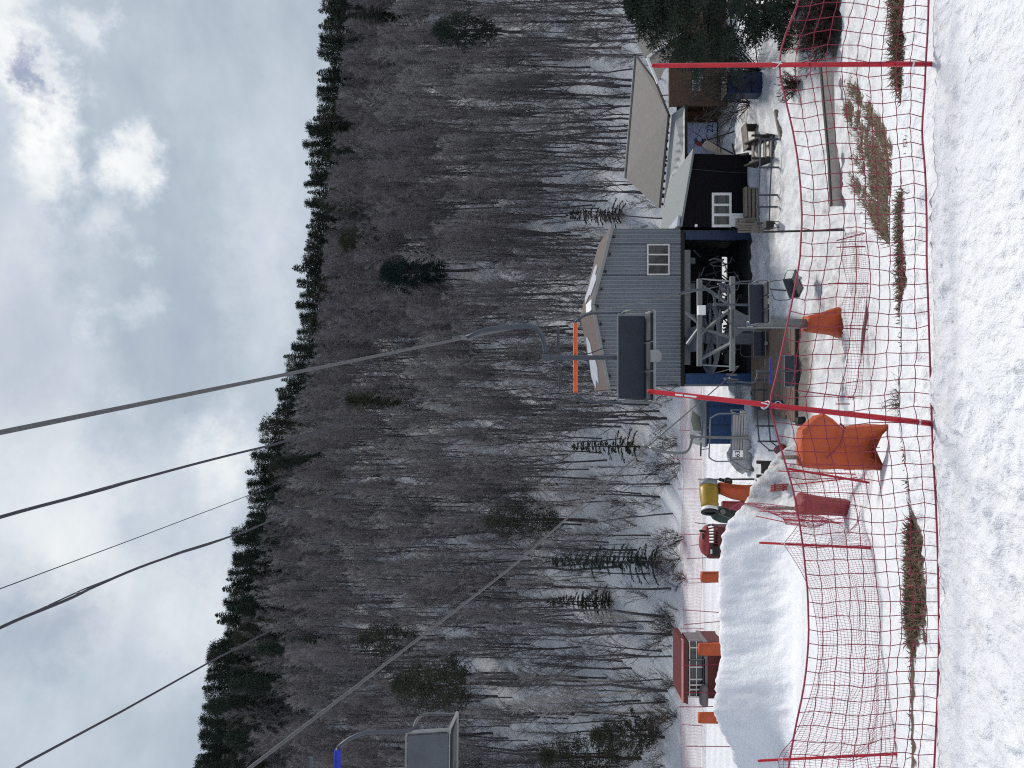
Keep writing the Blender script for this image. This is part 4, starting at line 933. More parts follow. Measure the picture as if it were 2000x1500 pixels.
def build_groomer():
    Z = 37.5; x = X(1060, Z); t = thing('snow_groomer', 'old dark red groomer cab with rounded bright red top behind the snow bank', 'snow groomer', (x, Z, 0)); o = Vector((x, Z, 0)); w = lambda px, py, dz=0: W(px, py, Z + dz) - o
    zt = w(1385, 0).z; zb = 0.15
    xs = [w(0, p).x for p in (1092, 1068, 1062, 1056, 1050, 1044, 1030)]
    bd = MB()
    bd.box(((xs[0] + xs[-1]) / 2, .5, (w(1403, 0).z + .5) / 2), (xs[-1] - xs[0], .8, w(1403, 0).z - .5)).box(((xs[0] + xs[1]) / 2, .5, (w(1403, 0).z + zt) / 2), (xs[1] - xs[0], .78, zt - w(1403, 0).z))
    for k in (2, 3, 4, 5): bd.box((xs[k], .15, (w(1403, 0).z + zt) / 2), (.05, .06, zt - w(1403, 0).z)).box((xs[k], .82, (w(1403, 0).z + zt) / 2), (.05, .06, zt - w(1403, 0).z))
    bd.beam((xs[-1], .15, w(1403, 0).z), (xs[5] + .25, .15, zt), .06).beam((xs[-1], .82, w(1403, 0).z), (xs[5] + .25, .82, zt), .06)
    bd.build('cab_body', M['hutred'], t)
    MB().box(((xs[0] + xs[1]) / 2 + .05, .095, (w(1398, 0).z)), (.45, .02, .35)).build('engine_grille', M['black'], t)
    MB().box(((xs[0] + xs[1]) / 2 + .05, .08, (w(1390, 0).z)), (.22, .02, .09)).build('lamp_glass', M['frame_pale'], t)
    MB().loft([(zt - .02, xs[0] + .05, xs[5] + .35, .48, .9), (zt + .08, xs[0] + .05, xs[5] + .33, .48, .9), (zt + .25, xs[0] + .2, xs[5] + .1, .48, .7), (zt + .33, xs[0] + .45, xs[4] - .1, .48, .5)], 36, True, .04, 3).build('cab_roof', M['mat_red'], t, True)
    MB().tube([(xs[5] + .1, .2, zt + .05), (xs[5] + .15, .2, zt + .42)], .06, 8).box((xs[5] - .1, .1, zt + .28), (.28, .14, .07)).build('roof_fitting', M['black'], t)
    for yy in (.2, .85): MB().box(((xs[0] + xs[-1]) / 2, yy, .2), (xs[-1] - xs[0] + .2, .35, .55)).build('track', M['black'], t, bevel=.1)
    MB().tube([(xs[-1] + .12, .1, .2), (xs[-1] + .1, .1, zt - .2)], .02, 6).disc((xs[-1] + .1, .1, zt - .2), (0, 1, 0), .07, .04, 10).build('side_mirror', M['darksteel'], t)
build_groomer()

# ------------------------------------------------------------------ deck, railings and odds and ends near the station
def build_deck():
    t = thing('wooden_deck', 'low brown boarded deck on the snow before the machine room', 'deck', (0.6, 33, 0))
    mb = MB(); y = 30.9; k = 0
    while y < 36.3:
        xa = np.interp(y, [30.9, 36.3], [-1.45, -1.0]) + random.uniform(-.12, .1); xb = np.interp(y, [30.9, 36.3], [2.30, 2.55]) + random.uniform(-.08, .08)
        cuts = sorted([xa, xb] + [random.uniform(xa + .6, xb - .6)])
        for a, b in zip(cuts, cuts[1:]): mb.box(((a + b) / 2 - .6, y + .1 - 33, .13 + random.uniform(-.012, .012)), (b - a - .012, .205, .05), rz=random.uniform(-.006, .006))
        y += .215; k += 1
    mb.build('deck_boards', M['wood_deck'], t)
    jo = MB()
    for x in (-1.7, -.7, .3, 1.3): jo.box((x, .6, .06), (.12, 5.0, .10))
    jo.box((0, 30.86 - 33, .04), (3.9, .06, .2)); jo.build('deck_joists', M['wood_dark'], t)
build_deck()

def railing(label, pts, h, mat, rails=(1.0, .42), group=None):
    p0 = Vector(pts[0]); t = thing('railing', label, 'railing', p0)
    for p in pts: MB().beam(Vector(p) - p0, Vector(p) - p0 + Vector((0, 0, h + .06)), .07).build('post', mat, t)
    for r in rails:
        mb = MB()
        for a, b in zip(pts, pts[1:]): mb.tube([Vector(a) - p0 + Vector((0, -.05, h * r)), Vector(b) - p0 + Vector((0, -.05, h * r))], .03, 6)
        mb.build('rail', mat, t)
    return t
def gp(py, Z, dz=0): return (X(py, Z), Z, dz)
railing('dark metal railing along the snow in front of the brown cabin', [gp(272, 33.0), gp(327, 33.1), gp(381, 33.3), gp(404, 33.3), gp(436, 33.4)], .84, M['darksteel'])
railing('dark two bar railing between the deck and the blue shed', [gp(792, 33.6), gp(832, 33.4), gp(862, 33.2), gp(880, 31.8)], .84, M['darksteel'])
railing('dark low railing across the front of the deck near the signs', [gp(742, 34.2), gp(762, 34.2), gp(786, 34.2)], .75, M['darksteel'])

def build_clutter():
    # stacked boards under the cabin window
    t = thing('lumber_stack', 'long grey brown boards stacked along the foot of the cabin wall', 'boards', (X(400, 35.9), 35.9, 0)); 
    for k in range(4):
        MB().box((0.03 * k, -.05 * (k % 2), .12 + .17 * k), (1.55 - .05 * k, .32, .11), rz=.01 * k).build('board', M['wood_grey'], t)
    for s in (-.6, .6): MB().box((s, 0, .03), (.1, .4, .1)).build('bearer', M['wood_dark'], t)
    for i, (lab, py, dz) in enumerate((('pale pallet leaning against the cabin below the white panel', 435, 0.0), ('second pale pallet leaning in front, nearer the station corner', 445, -.35))):
        Z = 35.6 + dz; p = thing('pallet', lab, 'pallet', (X(py, Z), Z, 0))
        for k in range(4): MB().box((-.17 + .115 * k, 0, .58), (.09, .03, 1.12), rx=-.2).build('slat', M['wood_grey'], p)
        for z in (.2, .58, .98): MB().box((0, .03 + (z - .58) * .2, z), (.46, .03, .08), rx=-.2).build('crossbar', M['wood_dark'], p)
    # wooden steps
    Z = 34.3; s = thing('wooden_steps', 'grey plank steps and landing at the end of the railing', 'steps', (X(295, Z), Z, 0))
    for k in range(4): MB().box((0.0, -.55 + .32 * k, .14 + .16 * k), (.95, .28, .05)).build('step', M['wood_grey'], s)
    MB().box((-.5, 0, .38), (.06, 1.5, .7), rx=.4).box((.5, 0, .38), (.06, 1.5, .7), rx=.4).build('stringer', M['wood_dark'], s)
    for x in (-.5, .5): MB().beam((x, -.6, 0), (x, -.6, 1.0), .08).build('newel', M['wood_dark'], s)
    b = thing('picnic_bench', 'slanting grey board bench on the snow behind the steps', 'bench', (X(268, 36.3), 36.3, 0))
    for k in range(4): MB().box((0, -.3 + .2 * k, .50), (1.3, .17, .05), rz=.3).build('seat_board', M['wood_grey'], b)
    for x in (-.45, .45): MB().box((x, 0, .24), (.08, .5, .48), rz=.3).build('leg', M['wood_dark'], b)
    o = MB().beam(W(1526, 272, 32.6), W(1515, 216, 33.4), .14, .14).build('timber_beam', M['wood_grey'], None); tag(o, 'long squared timber lying on trampled snow past the steps', 'timber')
    o = MB().beam(W(1462, 300, 36.2), W(1425, 306, 37), .10, .10).beam(W(1437, 312, 36.6), W(1430, 282, 37.6), .09).build('timber_trestle', M['wood_dark'], None); tag(o, 'dark crossed timbers standing at the corner of the brown cabin', 'trestle')
    a = thing('a_frame_board', 'pale board on a dark easel frame before the blue banner', 'board', (X(292, 40), 40, 0))
    MB().box((0, 0, .95), (.06, .9, 1.3), rx=.0, ry=.55).build('board', M['concrete'], a)
    MB().beam((-.35, -.3, 0), (.45, -.3, 1.6), .06).beam((.85, -.3, 0), (.35, -.3, 1.55), .06).beam((.1, -.3, .8), (.6, -.3, .8), .05).build('easel', M['black'], a)
    g = thing('barbecue', 'black barbecue box on thin legs beyond the railing end', 'barbecue', (X(440, 33.0), 33.0, 0))
    MB().box((0, 0, .50), (.30, .45, .34)).build('fire_box', M['black'], g, bevel=.02)
    for x in (-.12, .12):
        for y in (-.17, .17): MB().beam((x, y, 0), (x, y, .34), .03).build('leg', M['black'], g)
    MB().tube([(-.2, 0, .5), (-.26, 0, .5)], .02, 6).build('handle', M['steel'], g)
    o = MB().loft([(0, -.15, .15, 0, .3), (.02, -.2, .2, 0, .4), (.30, -.17, .17, 0, .34), (.31, -.14, .14, 0, .28)], 20, True, 0, 1, 2).build('black_bucket', M['black'], None, True, loc=(X(823, 30.2), 30.2, .03)); tag(o, 'round black bucket standing at the edge of the deck', 'bucket')
    # signs with ring symbols
    for lab, px0, px1, py0, py1, Z in (('dark square sign with white ring, upper of two behind the red pole', 1481, 1503, 783, 801, 33.0), ('dark square sign with white ring, lower of two behind the red pole', 1507, 1531, 782, 800, 32.2), ('grey square sign with a ring at the foot of the blue door jamb', 1465, 1479, 761, 774, 36.2)):
        a = W((px0 + px1) / 2, (py0 + py1) / 2, Z); zg = 0
        s = thing('ring_sign', lab, 'sign', (a.x, Z, 0)); h = (px1 - px0) / F * Z; wd = (py1 - py0) / F * Z
        MB().box((0, 0, a.z), (wd, .03, h)).build('sign_board', M['bluedark'] if Z < 36 else M['palesteel'], s)
        MB().disc((0, -.022, a.z), (0, 1, 0), min(wd, h) * .44, .012, 24, min(wd, h) * .34).build('ring_symbol', M['white'] if Z < 36 else M['black'], s)
        MB().beam((0, .03, 0), (0, .03, a.z), .04).build('sign_post', M['darksteel'], s)
    Z = 37.5; c = thing('covered_heap', 'heap under crumpled grey white sheet beside the blue shed', 'heap', (X(888, Z), Z, 0))
    MB().loft([(-.05, -.75, .75, 0, 1.2), (.2, -.75, .72, 0, 1.2), (.55, -.6, .55, 0, 1.0), (.85, -.35, .3, 0, .7), (1.0, -.12, .1, 0, .3)], 40, True, .5, 20, 2.2).build('cover_sheet', pmat('grey_white_sheet', (0.42, .44, .46), .7, .4, 3, bump=.4), c, True)
    k = thing('timber_barrier', 'dark timber barrier half buried in the dirty snow pile', 'barrier', (X(918, 33), 33, 0))
    MB().box((0.1, 0, .55), (.5, .12, .5)).build('panel', M['wood_dark'], k)
    for x in (-.3, .3): MB().beam((x, 0, -.2), (x + .04, 0, 1.0), .14).build('post', M['wood_dark'], k)
    o = MB().loft([(0, -.2, .2, 0, .5), (.15, -.25, .24, 0, .6), (.33, -.18, .14, 0, .4), (.42, -.06, .04, 0, .15)], 24, True, .35, 31, 2.2).build('red_bag', M['mat_red'], None, True, loc=(X(879, 32.5), 32.5, 0.0)); tag(o, 'crumpled red bag on the snow below the pale slatted chair', 'bag')
    Z = 28.2; q = thing('slatted_board', 'small faded red slatted board stuck upright in the dirty snow pile', 'board', (X(952, Z), Z, ground_z(X(952, Z), Z)))
    h = Zz(1505, Z) - Zz(1541, Z); z0 = Zz(1541, Z) - q.location.z
    for k in range(4): MB().box((-.10 + .065 * k, 0, z0 + h / 2), (.05, .03, h), ry=-.1).build('slat', M['mat_red'], q)
    MB().box((0, .03, z0 + h * .3), (.27, .02, .06)).box((0, .03, z0 + h * .75), (.27, .02, .06)).beam((0, .05, -.1), (0, .05, z0 + .2), .05).build('stake', M['wood_dark'], q)
    n = thing('storage_box', 'dark blue storage box under the bare bush by the wooden house', 'storage box', (X(161, 35.3), 35.3, 0))
    MB().box((0, .4, .80), (.98, .8, 1.6)).build('box_body', M['bluedark'], n, bevel=.015)
    for z in (1.2, .5): MB().box((0, -.02, z), (.9, .03, .04)).build('box_rib', M['black'], n)
    MB().box((0, .4, 1.63), (1.04, .88, .06)).build('box_lid', M['black'], n)
    # board edging on the slope
    pts = [(1604, 1622, 128, 26.4), (1610, 1624, 200, 26.2), (1616, 1626, 265, 25.9), (1620, 1630, 310, 25.7), (1622, 1642, 350, 25.5), (1625, 1655, 402, 25.3)]
    e = thing('board_edging', 'low grey board edging crossing the snow slope above dead grass', 'edging', W(pts[0][1], pts[0][2], pts[0][3])); o0 = e.location
    for (ta, ba, ya, za), (tb, bb, yb, zb) in zip(pts, pts[1:]):
        MB().prism([W(ta, ya, za) - o0, W(tb, yb, zb) - o0, W(bb + 6, yb, zb) - o0, W(ba + 6, ya, za) - o0], (0, .07, 0)).build('board', M['concrete'], e)
    cp = MB()
    for (ta, ba, ya, za), (tb, bb, yb, zb) in zip(pts, pts[1:]): cp.beam(W(ta, ya, za) - o0 + Vector((0, .02, .02)), W(tb, yb, zb) - o0 + Vector((0, .02, .02)), .12, .05)
    cp.build('capping', M['wood_dark'], e)
    # snow block at the foot of the cabin wall
    o = MB().loft([(-.05, -.66, .66, 0, .6), (.3, -.65, .64, 0, .55), (.46, -.6, .58, 0, .42), (.5, -.5, .5, 0, .3)], 40, True, .08, 14).build('snow_drift', M['snow_patch'], None, True, loc=(X(341, 35.8), 35.8, 0)); tag(o, 'squared snow drift lying against the dark cabin wall', 'snow drift')
build_clutter()

# ------------------------------------------------------------------ nets and poles
def pole(label, top, base, r=0.019, mat='redpole', tie=True, group=None, band=False):
    top = Vector(top); base = Vector(base); t = thing('net_pole', label, 'net pole', base, 0, group)
    d = top - base; L = d.length; d.normalize()
    MB().tube([-d * .12, d * (L * .3), d * (L * .97), d * L], [r, r * .97, r * .86, r * .7], 10).build('pole_shaft', M[mat], t, True)
    if tie:
        c = d * (L * tie) if isinstance(tie, float) else d * (L * .55)
        s = d.orthogonal().normalized(); q = d.cross(s)
        MB().tube([c + (s * math.cos(a) + q * math.sin(a)) * r * 1.25 + d * .02 * math.sin(a) for a in np.linspace(0, 2 * PI, 14)], .0035, 5).tube([c - d * .03 + Vector((0, -r * 1.3, 0)), c + d * .04 + Vector((.01, -r * 1.3, 0))], .004, 5).build('net_tie', M['white'], t)
        MB().disc(d * (L * .055), d, r * 1.12, .012, 12).build('base_ring', M['white'], t)
    if band:
        for k, (f_, l_) in enumerate(((.83, .05), (.856, .035), (.878, .055))): MB().beam(d * (L * f_) + Vector((-.002, -r * .93, 0)), d * (L * f_ + l_) + Vector((-.002, -r * .93, 0)), .012, .006, (0, 1, 0)).build('printed_mark', M['white'], t)
    return t
ZP = 5.4
pole('tall red pole leaning in front of the lift station corner, nearest the big orange mat', W(1265, 764, 5.5), W(1826, 828, ZP), .0215, tie=.585, band=True)
pole('tall upright red pole in front of the wooden house and pine', W(1273, 128, 5.45), W(1812, 125, ZP), .018, tie=.545)

def net(label, tops, bots, cols, rows, r, mat, sag=.3, seed=0, wob=.30, rope=2.2, cross=3):
    """tops, bots: lists of 3-D points (same count) along the two edge ropes"""
    t = thing('safety_net', label, 'safety net', tops[0]); o = Vector(tops[0])
    n = len(tops); R = random.Random(seed)
    def curve(P, s):
        f = s * (n - 1); i = min(int(f), n - 2); k = f - i
        p0 = P[max(i - 1, 0)]; p1 = P[i]; p2 = P[i + 1]; p3 = P[min(i + 2, n - 1)]
        p0, p1, p2, p3 = map(Vector, (p0, p1, p2, p3))
        return 0.5 * ((2 * p1) + (p2 - p0) * k + (2 * p0 - 5 * p1 + 4 * p2 - p3) * k * k + (3 * p1 - p0 - 3 * p2 + p3) * k ** 3)
    G = []
    for i in range(cols + 1):
        a = curve(tops, i / cols) - o; b = curve(bots, i / cols) - o; col = []
        cell = (a - b).length / rows
        for j in range(rows + 1):
            f = j / rows
            p = a.lerp(b, f)
            w = math.sin(PI * f)
            jx = float(vnoise(np.array(i * .21 + seed), np.array(j * .33)))*wob*1.6 + R.uniform(-.08, .08)
            jz = float(vnoise(np.array(i * .25 + 40 + seed), np.array(j * .4)))*wob*1.2 + R.uniform(-.07, .07)
            jy = float(vnoise(np.array(i * .08 + 80 + seed), np.array(j * .25)))
            edge = 1 if 0 < j < rows else 0
            p = p + Vector((jx * cell * edge, (jy * .9 - .25 * w) * sag * w, jz * cell * edge))
            col.append(p)
        G.append(col)
    mb = MB()
    def strand(P):
        if cross > 1:
            Q = []
            for a, b in zip(P, P[1:]):
                for k in range(cross):
                    f = k / cross; q = a.lerp(b, f)
                    Q.append(q + Vector((0, 0, -.05 * (a - b).length * math.sin(PI * f))) )
            Q.append(P[-1]); P = Q
        mb.tube(P, r, 3, False)
    for i in range(cols + 1): strand([G[i][j] for j in range(rows + 1)])
    for j in range(1, rows): strand([G[i][j] for i in range(cols + 1)])
    mb.build('mesh', M[mat], t)
    MB().tube([G[i][0] for i in range(cols + 1)], r * rope, 5).build('top_rope', M[mat], t)
    MB().tube([G[i][rows] for i in range(cols + 1)], r * rope, 5).build('bottom_rope', M[mat], t)
    return t

# foreground net
tp = [(1545, -420), (1590, -230), (1582, -90), (1556, 15), (1536, 62), (1519, 124), (1532, 185), (1549, 255), (1561, 330), (1567, 420), (1562, 510), (1546, 595), (1526, 690), (1503, 792), (1528, 885), (1552, 965), (1568, 1060), (1578, 1160), (1580, 1250), (1572, 1335), (1552, 1430), (1538, 1510), (1550, 1600), (1570, 1720), (1560, 1850), (1500, 1960)]
bt = [(1812, -420), (1814, -230), (1814, -90), (1814, 0), (1812, 60), (1808, 124), (1806, 180), (1800, 255), (1807, 330), (1810, 420), (1810, 510), (1813, 595), (1816, 690), (1819, 792), (1822, 885), (1827, 965), (1831, 1060), (1833, 1160), (1834, 1250), (1832, 1335), (1828, 1430), (1824, 1510), (1822, 1600), (1822, 1720), (1822, 1850), (1822, 1960)]
# spacing along the rope is even, so resample by position across
def resample(P, n):
    ys = np.array([p[1] for p in P], float); xs = np.array([p[0] for p in P], float)
    q = np.linspace(ys[0], ys[-1], n); return [(float(np.interp(v, ys, xs)), float(v)) for v in q]
tp = resample(tp, 60); bt = resample(bt, 60)
net('nearest large meshed red safety net stretched across the whole foreground', [W(a, b, ZP + .02) for a, b in tp], [W(a, b, ZP - .04) for a, b in bt], 88, 10, .0035, 'rednet', .16, 3, .34, 2.0)

pole('red pole at the picture edge holding the nearer slack net, with a black knot', W(1480, 1486, 10.9), W(1757, 1472, 10.9), .021, tie=.84)
o_ = pole('upright red pole in the middle of the slack net before the snow bank', W(1483, 1060, 13.6), W(1714, 1071, 13.6), .024, tie=.80)
pole('leaning red pole next to the big orange mat', W(1537, 915, 15.4), W(1729, 948, 15.2), .026, tie=False)
LEAN = 'thin red poles leaning around the dark red mat'
for tpx, tpy, bpx, bpy_, Zc, lab in ((1480, 998, 1575, 1004, 24.0, 'short red pole tilted against the post behind the dark red mat'), (1476, 1008, 1568, 1027, 23.0, 'most tilted thin red pole above the blue shaded snow bank'), (1529, 1014, 1642, 1021, 17.3, 'thin red pole beside the lower end of the dark red mat'),
                                    (1544, 947, 1664, 934, 18.2, 'thin red pole crossing between dark red mat and big orange mat'), (1520, 920, 1668, 926, 18.8, 'thin red pole right behind the leaning pole at the orange mat')):
    pole(lab, W(tpx, tpy, Zc), W(bpx, bpy_, Zc - .2), .016, tie=False, group=LEAN)

def wz(px, py, Z): return W(px, py, Z)
# slack net, edge pole -> middle pole
yy = [1640, 1560, 1485, 1440, 1390, 1330, 1262, 1200, 1150, 1105, 1061]
zz = [9.6, 10.2, 10.9, 11.3, 11.7, 12.1, 12.5, 12.9, 13.2, 13.4, 13.6]
tt = [1545, 1540, 1521, 1550, 1572, 1590, 1598, 1592, 1580, 1558, 1529]
bb = [1775, 1765, 1752, 1748, 1744, 1738, 1730, 1724, 1718, 1712, 1708]
net('slack fine red net hanging between the edge pole and the middle pole', [wz(a, b, c) for a, b, c in zip(tt, yy, zz)], [wz(a, b, c - .1) for a, b, c in zip(bb, yy, zz)], 118, 23, .0028, 'rednet', .5, 8, .3, 1.8, 1)
yy = [1061, 1035, 1010, 985, 960, 938, 922, 905]
zz = [13.6, 14.2, 14.8, 15.2, 15.3, 15.3, 15.3, 15.4]
tt = [1531, 1552, 1566, 1570, 1566, 1552, 1541, 1545]
bb = [1708, 1725, 1738, 1744, 1742, 1736, 1728, 1722]
net('slack red net between the middle pole and the leaning pole beside the mat', [wz(a, b, c) for a, b, c in zip(tt, yy, zz)], [wz(a, b, c - .1) for a, b, c in zip(bb, yy, zz)], 48, 23, .0028, 'rednet', .7, 21, .4, 1.8, 1)
# bunched net running up to the groomer over the snow pile
yy = [1024, 1012, 1004, 996, 988, 982, 990, 996]; zz = [17.3, 19, 21.5, 24, 27, 29.2, 31.5, 33]
tt = [1535, 1528, 1510, 1490, 1468, 1446, 1430, 1424]; bb = [1640, 1612, 1588, 1572, 1530, 1462, 1448, 1440]
net('bunched red net climbing over the snow bank from the dark red mat', [wz(a, b, c) for a, b, c in zip(tt, yy, zz)], [wz(a, b, c - .1) for a, b, c in zip(bb, yy, zz)], 70, 11, .0055, 'rednet', .5, 31, .8, 2, 1)
# far nets behind the flat
FZ = 46.4
ys = [1760, 1640, 1500, 1400, 1290, 1195, 1100, 1044, 955, 895, 830, 770, 700]
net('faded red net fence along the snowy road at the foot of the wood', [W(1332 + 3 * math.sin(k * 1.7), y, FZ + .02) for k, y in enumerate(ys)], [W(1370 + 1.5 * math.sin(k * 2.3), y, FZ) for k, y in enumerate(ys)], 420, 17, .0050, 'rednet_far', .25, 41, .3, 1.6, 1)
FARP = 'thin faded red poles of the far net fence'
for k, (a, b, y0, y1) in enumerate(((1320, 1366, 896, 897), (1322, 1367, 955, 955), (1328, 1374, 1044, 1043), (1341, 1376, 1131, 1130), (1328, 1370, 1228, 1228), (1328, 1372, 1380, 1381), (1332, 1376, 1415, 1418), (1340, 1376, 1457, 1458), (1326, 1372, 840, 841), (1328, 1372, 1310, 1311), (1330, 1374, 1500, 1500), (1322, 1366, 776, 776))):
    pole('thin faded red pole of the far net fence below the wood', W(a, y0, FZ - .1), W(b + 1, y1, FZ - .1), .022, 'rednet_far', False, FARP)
NEARP = 'thin red poles standing behind the snow bank'
for a, b, y0, y1, Zc in ((1331, 1402, 1191, 1196, 41.2), (1336, 1402, 1220, 1214, 41.2), (1341, 1415, 1457.5, 1458, 40.5), (1357, 1394, 1021, 1026, 39.5), (1350, 1390, 1065, 1061, 39.5), (1341, 1382, 1091, 1089, 40.8), (1333, 1398, 1300, 1298, 41.0), (1335, 1396, 1352, 1354, 41.0), (1322, 1394, 1381, 1380, 41.0), (1345, 1400, 1139, 1137, 41)):
    pole('thin red pole standing behind the snow bank before the far net', W(a, y0, Zc), W(b + 22, y1 + (y1 - y0) * .3, Zc), .021, 'rednet', False, NEARP)
# low net on the slope below the station
yy = [1040, 1000, 960, 900, 840, 780, 720, 660, 600, 560, 520, 480, 455]
yy = [y for y in yy if y < 800]; n_ = len(yy)
zz = list(np.linspace(18.5, 19.5, n_))
net('low fine red net sagging on the slope between thin stakes', [wz(1648 + 7 * math.sin(k * 1.9), b, c) for k, (b, c) in enumerate(zip(yy, zz))], [wz(1698 + (b - 480) * -.05 + 0, b, c) for b, c in zip(yy, zz)], 70, 8, .0036, 'rednet', .3, 51, .5, 1.6, 1)
o = MB().tube([wz(1698, 470, 19.4), wz(1703, 495, 19.3), wz(1702, 530, 19.2), wz(1698, 575, 19.1), wz(1693, 610, 19), wz(1686, 650, 18.9), wz(1683, 690, 18.8)], [.03, .06, .05, .055, .05, .045, .03], 8).build('rolled_net', M['wood_grey'], None, True); tag(o, 'brown grey rolled up net lying across the slope below the lift mast', 'rolled net')
STK = 'thin stakes of the low net on the slope'
for a, b, y0, y1, Zc, m_, lab in ((1634, 1702, 470, 452, 19.3, 'rednet', 'thin tilted stake at the dead grass end of the low net'), (1634, 1732, 483, 480, 19.0, 'rednet', 'longest thin stake of the low net near the dead grass'), (1617, 1706, 554, 554, 18.9, 'rednet', 'upright thin stake in the middle of the low net'), (1642, 1690, 641, 643, 18.9, 'rednet', 'short thin stake beside the foot of the orange mast mat'), (1552, 1660, 762, 776, 18.6, 'rednet', 'slanting thin stake next to the tall leaning red pole'), (1632, 1650, 789, 789, 20, 'mat_red', 'stubby red stake behind the tall leaning red pole')):
    pole(lab, W(a, y0, Zc), W(b, y1, Zc - .1), .016, m_, False, STK)

# ------------------------------------------------------------------ trees
def branch_mesh(paths, n):
    """paths: list of (points, radii); a joined mesh of n-sided tapered tubes (numpy)"""
    V = []; Fq = []; off = 0
    ang = np.arange(n) * 2 * PI / n
    for P, r in paths:
        P = np.asarray(P, float); r = np.asarray(r, float); k = len(P)
        d = np.gradient(P, axis=0); d /= np.linalg.norm(d, axis=1)[:, None] + 1e-9
        ref = np.array([0.31, 0.77, 0.13]) if abs(d[0, 2]) > .8 else np.array([0.1, 0.05, 1.0])
        s = np.cross(d, ref); s /= np.linalg.norm(s, axis=1)[:, None] + 1e-9; t = np.cross(d, s)
        ring = P[:, None, :] + (s[:, None, :] * np.cos(ang)[None, :, None] + t[:, None, :] * np.sin(ang)[None, :, None]) * r[:, None, None]
        V.append(ring.reshape(-1, 3))
        i = np.arange(k - 1)[:, None] * n + np.arange(n)[None, :]; j = np.arange(k - 1)[:, None] * n + (np.arange(n)[None, :] + 1) % n
        Fq.append(np.stack([i, j, j + n, i + n], -1).reshape(-1, 4) + off); off += k * n
    return np.concatenate(V), np.concatenate(Fq)

def unit(v): return v / (np.linalg.norm(v) + 1e-9)

def bare_tree(seed, H, twig, bark, spread=.30, ntw=13, start=.26, tw=.0145):
    R = np.random.default_rng(seed)
    n = 9; zs = np.linspace(-.3, 1, n)
    lean = R.normal(0, .03, 2); c = R.normal(0, .012, (n, 2)).cumsum(0)
    P = np.stack([(lean[0] * zs + c[:, 0] * .6) * H, (lean[1] * zs + c[:, 1] * .6) * H, zs * H], -1); P[0, 2] = -.4
    r0 = H * .0082
    r = r0 * (1.15 - np.clip(zs, 0, 1)) ** .9 + .012; r[0] = r[0] * 1.25
    trunk = [(P, r)]; twigs = []
    nl = int(15 + H)
    for k in range(nl):
        f = start + (1 - start) * ((k + R.uniform(0, .9)) / nl)
        p = np.array([np.interp(f, zs, P[:, i]) for i in range(3)])
        az = k * 2.4 + R.uniform(-.5, .5); el = math.radians(R.uniform(38, 62) + 14 * f)
        d = np.array([math.cos(az) * math.cos(el), math.sin(az) * math.cos(el), math.sin(el)])
        L = H * spread * (1.08 - f) ** .75 * R.uniform(.7, 1.15) + .35
        q = [p]; dd = d.copy()
        for s in range(4):
            dd = unit(dd + R.normal(0, .13, 3) + np.array([0, 0, .10])); q.append(q[-1] + dd * L / 4)
        q = np.array(q); rb = max(.045 * L / 3, .010)
        (trunk if k % 3 == 0 and k < nl * .6 else twigs).append((q, np.linspace(rb, .009, 5)))
        for m in range(ntw):
            g = R.uniform(.18, 1.0); b = np.array([np.interp(g * 4, range(5), q[:, i]) for i in range(3)])
            td = unit(d * .75 + R.normal(0, .55, 3) + np.array([0, 0, .35])); l = R.uniform(.35, 1.05) * (.5 + L * .22)
            e = b + td * l * .55 + R.normal(0, .03, 3); e2 = e + unit(td + R.normal(0, .3, 3) + np.array([0, 0, .12])) * l * .55
            twigs.append((np.array([b, e, e2]), np.array([tw, tw * .8, tw * .5])))
            for _ in range(2):
                sd_ = unit(td + R.normal(0, .55, 3)); g2 = R.uniform(.2, 1); b2 = b + (e - b) * g2
                twigs.append((np.array([b2, b2 + sd_ * l * R.uniform(.35, .7)]), np.array([tw * .75, tw * .45])))
    V, Fq = branch_mesh(trunk, 5); mt_ = fast_mesh('trunk', V, Fq, bark, True)
    V, Fq = branch_mesh(twigs, 3); mc = fast_mesh('crown', V, Fq, twig)
    return mt_, mc

def sprays(C, D, U, l, w):
    """leaf-size diamonds, two crossed per spray: centre, direction, up, length, width arrays"""
    S_ = np.cross(D, U); S_ /= np.linalg.norm(S_, axis=1)[:, None] + 1e-9; T = np.cross(S_, D)
    V = []; n = len(C)
    for A in (S_, T):
        V.append(np.stack([C, C + D * l[:, None] * .5 + A * w[:, None] * .5, C + D * l[:, None], C + D * l[:, None] * .5 - A * w[:, None] * .5], 1).reshape(-1, 3))
    V = np.concatenate(V); return V, np.arange(len(V)).reshape(-1, 4)

